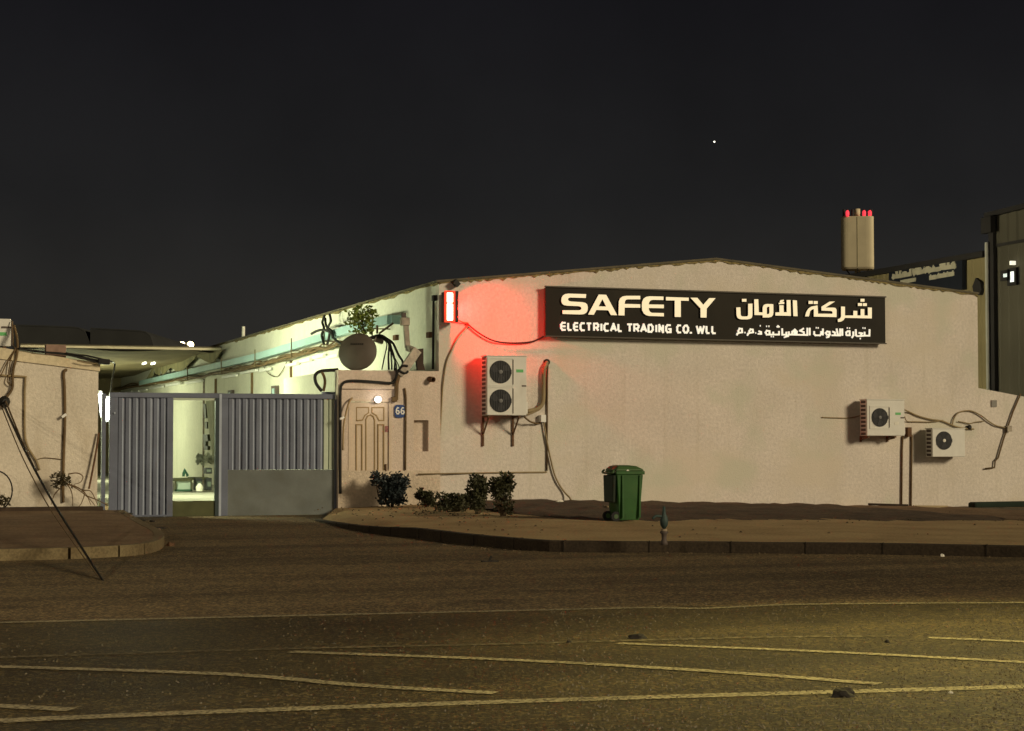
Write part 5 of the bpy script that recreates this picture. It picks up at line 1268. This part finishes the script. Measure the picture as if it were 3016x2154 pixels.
# sheds to the right behind the warehouse
X1 = XR + 12
a, c = pxp(2480, 812, X1), pxp(2909, 742, X1)
sh = thing('storage_shed', 'long low tan metal shed with a navy sign behind the warehouse roof', 'building', (X1, c.y, 0))
YA, YBk = c.y, a.y + 14
def clad(x, y0, y1, z0, z1, zz1=None, pitch=.5, d=.05):
    b = MB(); n_ = int((y1 - y0) / pitch); zz1 = zz1 if zz1 is not None else z1
    ys = []
    for k in range(n_):
        y = y0 + k * (y1 - y0) / n_; pch = (y1 - y0) / n_
        ys += [(y, 0), (y + pch * .5, 0), (y + pch * .6, d), (y + pch * .9, d)]
    ys.append((y1, 0)); k = len(ys)
    zt = lambda y: z1 + (zz1 - z1) * (y - y0) / (y1 - y0)
    b.v = [Vector((x + dd, y, z0)) for y, dd in ys] + [Vector((x + dd, y, zt(y))) for y, dd in ys]
    b.f = [[i, i + 1, k + i + 1, k + i] for i in range(k - 1)]
    return b
za = pxp(2700, 776, X1).z - .2
clad(X1, YA, YBk, 0, za).build('cladding', m_shed, sh)
MB().box(X1 + .1, X1 + 14, YA, YBk, 0, za - .05).build('body', m_shed, sh)
MB().box(X1 - .22, X1 + 14.2, YA, YBk + .2, za + .002, za + .20).build('roof', m_darktrim, sh)
# its sign (zoom of 2600,740 at 8.746)
XG = X1 - .16
def qg(u, v, x=XG): return pxp(2600 + u / 8.746, 740 + v / 8.746, x)
P = [qg(155, 480), qg(2045, 150), qg(2045, 985), qg(155, 1290)]
ss = thing('shed_sign', 'navy sign with worn pale Arabic lettering on the tan shed', 'sign', (XG, qg(1100, 700).y, qg(1100, 1100).z))
MB().prism_x([(p.y, p.z) for p in P], XG, X1 - .001).build('panel', m_navy, ss)
def gstroke(strokes, wd, name):
    b = MB()
    for st in strokes:
        q = [(-qg(*p).y, qg(*p).z) for p in st]     # draw in (-y,z), then turn to the plane x = XG
        t = MB(); t.nstroke = b.nstroke; t.stroke(q, wd, .02, 0); b.nstroke = t.nstroke
        b.add([(XG - v.y, -v.x, v.z) for v in t.v], t.f)
    b.build(name, m_signtext, ss)
for grp in ([[(1820, 240), (1860, 390), (1580, 430)], [(1790, 300), (1800, 390)], [(1690, 290), (1690, 405)], [(1580, 430), (1510, 430), (1500, 340), (1590, 310), (1590, 430)]],
            [[(1500, 450), (1420, 470), (1300, 480), (1210, 500)], [(1420, 410), (1420, 460)], [(1320, 390), (1310, 470)], [(1320, 325), (1330, 340)]],
            [[(1220, 410), (1215, 500), (1180, 545)], [(1200, 440), (1150, 450), (1150, 500), (1210, 500)], [(1130, 450), (1100, 510), (880, 565)], [(1080, 430), (1080, 510)], [(1085, 355), (1095, 390)]],
            [[(985, 420), (965, 490), (880, 510), (870, 470), (930, 440), (985, 500)], [(880, 565), (855, 520)]],
            [[(820, 490), (800, 600)], [(770, 500), (825, 510), (820, 560), (790, 620)]], [[(720, 455), (720, 590), (390, 650)], [(590, 520), (585, 605)], [(540, 530), (540, 610)], [(455, 500), (450, 640)], [(360, 510), (365, 650), (275, 665)], [(280, 590), (275, 665), (255, 715)]]):
    gstroke(grp, .16, 'arabic_letter')
# second, smaller line: pale letters too worn to read
lows = [(1225 + k * 42, 690 - k * 7) for k in range(4)] + [(1430 + k * 46, 650 - k * 8) for k in range(9)]
for (u, v) in lows:
    k = int(u) % 5
    gstroke([[(u, v - 55), (u, v + 55)], [(u, v - 50 + 25 * (k % 3)), (u + 26, v - 55 + 25 * (k % 3))], [(u + 28, v - 50), (u + 28, v + 45)]][:3 if k % 2 else 2], .10, 'worn_letter')
for (u, v) in [(480 + k * 44, 800 - k * 8) for k in range(9)]:
    gstroke([[(u, v - 50), (u, v + 50)], [(u, v - 10), (u + 28, v - 15)], [(u + 28, v - 50), (u + 28, v + 40)]][:2 + int(u) % 2], .10, 'worn_letter')
b = MB(); p = pxp(2878, 842, X1 - .1); b.prism_x([(p.y + dy * .32, p.z + dz * .28) for dy, dz in ((-.9, -.6), (-.5, -1.2), (.5, -1.2), (.9, 0), (.2, 1.0), (-.7, .4))], X1 - .12, X1 + .01); b.build('shed_vent', m_darktrim, sh)

X2 = X1 - .12
c0 = pxp(2911, 640, X2); c1 = pxp(3016, 611, X2)
ts = thing('tall_shed', 'tall grey clad shed with a lit window at the right photo edge', 'building', (X2, c0.y, 0))
zc0 = pxp(2940, 636, X2).z; zc1 = pxp(3016, 606, X2).z; y1 = c0.y; y0 = c0.y - 16
zmid = pxp(2960, 723, X2).z
clad(X2, y0, y1, zmid + .1, zc0 + (zc1 - zc0) * 2.2, zc0, .55, .06).build('upper_cladding', m_shedgrey, ts)
clad(X2 + .03, y0, y1, 0, zmid, None, .55, .02).build('lower_cladding', m_shedgrey, ts)
MB().box(X2 + .12, X2 + 14, y0, y1, 0, zc0 - .1).build('body', m_shedgrey, ts)
MB().box(X2 - .03, X2 + .1, y0, y1, zmid + .002, zmid + .098).build('rail', m_darktrim, ts)
P = [(y0, zc0 + (zc1 - zc0) * 2.2), (y1 + .1, zc0), (y1 + .1, zc0 + .16), (y0, zc0 + (zc1 - zc0) * 2.2 + .16)]
MB().prism_x([(p[0], p[1] + .01) for p in P], X2 - .12, X2 + 14).build('roof', m_darktrim, ts)
pa, pb = pxp(2911, 700, X2 - .14).y, pxp(2925, 700, X2 - .14).y
MB().box(X2 - .14, X2 - .01, pb, pa, 0, zc0 - .02).build('corner_post', m_darktrim, ts)
pp_ = pxp(2907, 800, X2 - .22).y
MB().tube([(X2 - .22, pp_, 0), (X2 - .22, pp_, zc0 - .9)], .07, 8).build('down_pipe', M('pale_pipe', (.42, .42, .40), .6), ts)
MB().obox((X2 - .22, pp_ - .1, zc0 - .30), (.10, 0, 0), (0, .30, 0), (0, 0, .28)).build('hopper_head', m_darktrim, ts)
# lit window and small lamp
def win(px0, px1, py0, py1, nm, mat, fr=True):
    a, c = pxp(px0, py1, X2 - .06), pxp(px1, py0, X2 - .06)
    ya, yb = min(a.y, c.y), max(a.y, c.y)
    if fr:
        f = MB(); 
        f.box(X2 - .1, X2 - .005, ya - .12, yb + .12, a.z - .12, a.z - .002); f.box(X2 - .1, X2 - .005, ya - .12, yb + .12, c.z + .002, c.z + .12); f.box(X2 - .1, X2 - .005, ya - .12, ya - .002, a.z, c.z); f.box(X2 - .1, X2 - .005, yb + .002, yb + .12, a.z, c.z)
        fo = f.build('window_frame', m_darktrim, ts)
        MB().box(X2 - .06, X2 - .02, ya, yb, a.z, c.z).build('lit_pane', mat, fo)
    else: MB().box(X2 - .2, X2 - .02, ya, yb, a.z, c.z).build(nm, mat, ts)
win(2975, 2989, 799, 832, 'window', E('window_glow', (.92, 1, .95), 1.0))
win(2955, 2970, 805, 818, 'window', E('window_glow_dim', (.8, .92, .92), .55))
win(2984, 2989, 769, 781, 'bulkhead_lamp', E('bulkhead_glow', (1, .95, .75), 1.0), False)

fx_, fy_ = XR - 1.6, 15.5  # added floodlight, hidden by the roof edge, to brighten the sheds
fz_ = tr.z + (rd.z - tr.z) * (1.6 / (XR - rd.x)) + .06
rfl = thing('added_roof_floodlight', 'small added floodlight on the warehouse roof aimed at the tan shed sign', 'floodlight', (fx_, fy_, fz_))
MB().box(fx_ - .03, fx_ + .03, fy_ - .03, fy_ + .03, fz_ - .05, fz_ + .12).build('foot', m_steel, rfl)
MB().obox((fx_ + .02, fy_, fz_ + .2), (.08, 0, .03), (0, .14, 0), (-.03, 0, .08)).build('housing', m_darktrim, rfl)
MB().obox((fx_ + .11, fy_, fz_ + .235), (.006, 0, .002), (0, .11, 0), (-.02, 0, .055)).build('lens', E('added_flood_glow', (1, .93, .7), 6), rfl)
lamp('added_flood_light', (fx_ + .2, fy_, fz_ + .26), 3600, (1, .9, .56), rfl, .1, R(120), (X1, 22, fz_ + 1.2))

# far dark buildings and floodlights on the left
def far_block(sx0, sx1, sy0, sy0b, dist, label, dome):
    a, c = pd(sx0, sy0, dist), pd(sx1, sy0b, dist); dr_ = (c - a); dr_.z = 0; L2 = dr_.length; dr_.normalize(); nrm = Vector((-dr_.y, dr_.x, 0))
    t = thing('far_building', label, 'building', (a.x, a.y, 0), 'dark distant buildings')
    b = MB(); k = 14; prof = []
    for i in range(k + 1):
        s = i / k; z = a.z + (c.z - a.z) * s - dome * (max(0, 2 * s - 1) ** 9); p = a + dr_ * L2 * s; prof.append((p, z))
    b.v = [Vector((p.x, p.y, 0)) for p, z in prof] + [Vector((p.x, p.y, z)) for p, z in prof] + [Vector((p.x, p.y, 0)) + nrm * 25 for p, z in prof] + [Vector((p.x, p.y, z)) + nrm * 25 for p, z in prof]
    m_ = k + 1
    b.f = [[i, i + 1, m_ + i + 1, m_ + i] for i in range(k)] + [[m_ + i, m_ + i + 1, 3 * m_ + i + 1, 3 * m_ + i] for i in range(k)] + [[0, m_, 3 * m_, 2 * m_], [k, 2 * m_ + k, 3 * m_ + k, m_ + k]]
    b.build('hall', m_far, t)
    r2 = MB(); r2.v = [Vector((p.x, p.y, z + h)) + nrm * o for o in (0, 25) for h in (.02, .12) for p, z in prof]
    r2.f = [[i, i + 1, m_ + i + 1, m_ + i] for i in range(k)] + [[m_ + i, m_ + i + 1, 3 * m_ + i + 1, 3 * m_ + i] for i in range(k)]
    r2.build('roof', m_far, t)
far_block(36, 264, 960, 968, 150, 'dark distant hall with a rounded roof end above the outbuilding', 1.2)
far_block(266, 456, 970, 980, 150, 'dark distant hall just left of the twin floodlights', 1.5)
fl = pd(548, 1020, 170)
ft = thing('floodlight_mast', 'distant mast with two glowing yellow floodlights above the yard canopy', 'floodlights', (fl.x, fl.y, 0))
b = MB(); b.tube([(fl.x, fl.y, 0), (fl.x, fl.y, fl.z - .2)], .12, 8); b.build('pole', m_darktrim, ft)
MB().bar(pd(528, 1022, 170.2), pd(568, 1022, 170.2), .12, .12).build('crossbar', m_darktrim, ft)
for sx_, sy_, r_ in ((536, 1016, .30), (561, 1016, .31), (545, 1026, .10)):
    p = pd(sx_, sy_, 169.6); d_ = (CAM - p).normalized()
    MB().lathe(p, [(r_ * .5, -.1), (r_, 0), (r_, .06), (r_ * .6, .1)], 16, d_).build('floodlight', E('flood_glow', (1, .82, .42), 9), ft, smooth=True)
p = pxp(717, 976, XS + .3); b = MB(); b.tube([(p.x, p.y, ZE), (p.x, p.y, pxp(717, 962, XS + .3).z)], .055, 8); b.build('vent_pole', m_pale, label='thin pale pole standing on the warehouse roof edge', cat='pole')
p = pd(2104, 418, 900); d_ = (CAM - p).normalized()
b = MB(); b.lathe(p, [(.2, -.2), (.4, 0), (.2, .2)], 12, d_)
b.build('aircraft_light', E('aircraft_glow', (1, .95, .8), 3), label='tiny bright aircraft light in the night sky above the roof ridge', cat='light')

# ================================================================== ADDED STREET LAMPS, unseen on the camera's side of the road, lighting the scene
def added_street_lamp(label, base, h, arm, power, color, spot=None, aim=None):
    base = Vector(base); t = thing('added_street_lamp', label, 'street lamp', base, 'added street lamps on the near side of the road')
    MB().tube([base - Vector((0, 0, .1)), base + Vector((0, 0, h))], [.1, .05], 12).build('pole', m_steel, t, smooth=True)
    e_ = base + Vector(arm) + Vector((0, 0, h + .3))
    MB().tube([base + Vector((0, 0, h - .05)), base + Vector(arm) * .4 + Vector((0, 0, h + .22)), e_], .035, 8, 3).build('arm', m_steel, t, smooth=True)
    hd = MB(); u = Vector(arm).normalized(); hd.obox(e_ + u * .25, u * .35, Vector((-u.y, u.x, 0)) * .13, (0, 0, .05)); hd.build('head', m_shedgrey, t, bevel=.02)
    MB().obox(e_ + u * .25 - Vector((0, 0, .058)), u * .25, Vector((-u.y, u.x, 0)) * .09, (0, 0, .006)).build('lens', E('added_street_lamp_glow', (1, .85, .5), 6), t)
    lamp('added_street_light', e_ + u * .25 - Vector((0, 0, .2)), power, color, t, .15, spot, aim)
def cw(lat, dist, z=0):      # ground point by lateral offset and distance from the camera
    f = Vector((math.sin(YAW), math.cos(YAW), 0)); return Vector((CAM.x, CAM.y, 0)) + f * dist + RGT * lat + Vector((0, 0, z))
added_street_lamp('tall added street lamp right of the view over the painted road', cw(9.4, 17), 9.0, RGT * -1.4, 7000, (1, .85, .31), R(58), cw(4.6, 13.4))
added_street_lamp('added street lamp left of the view facing the outbuilding', cw(-16, 4), 6.6, RGT * 1.4, 5000, (1, .82, .55))
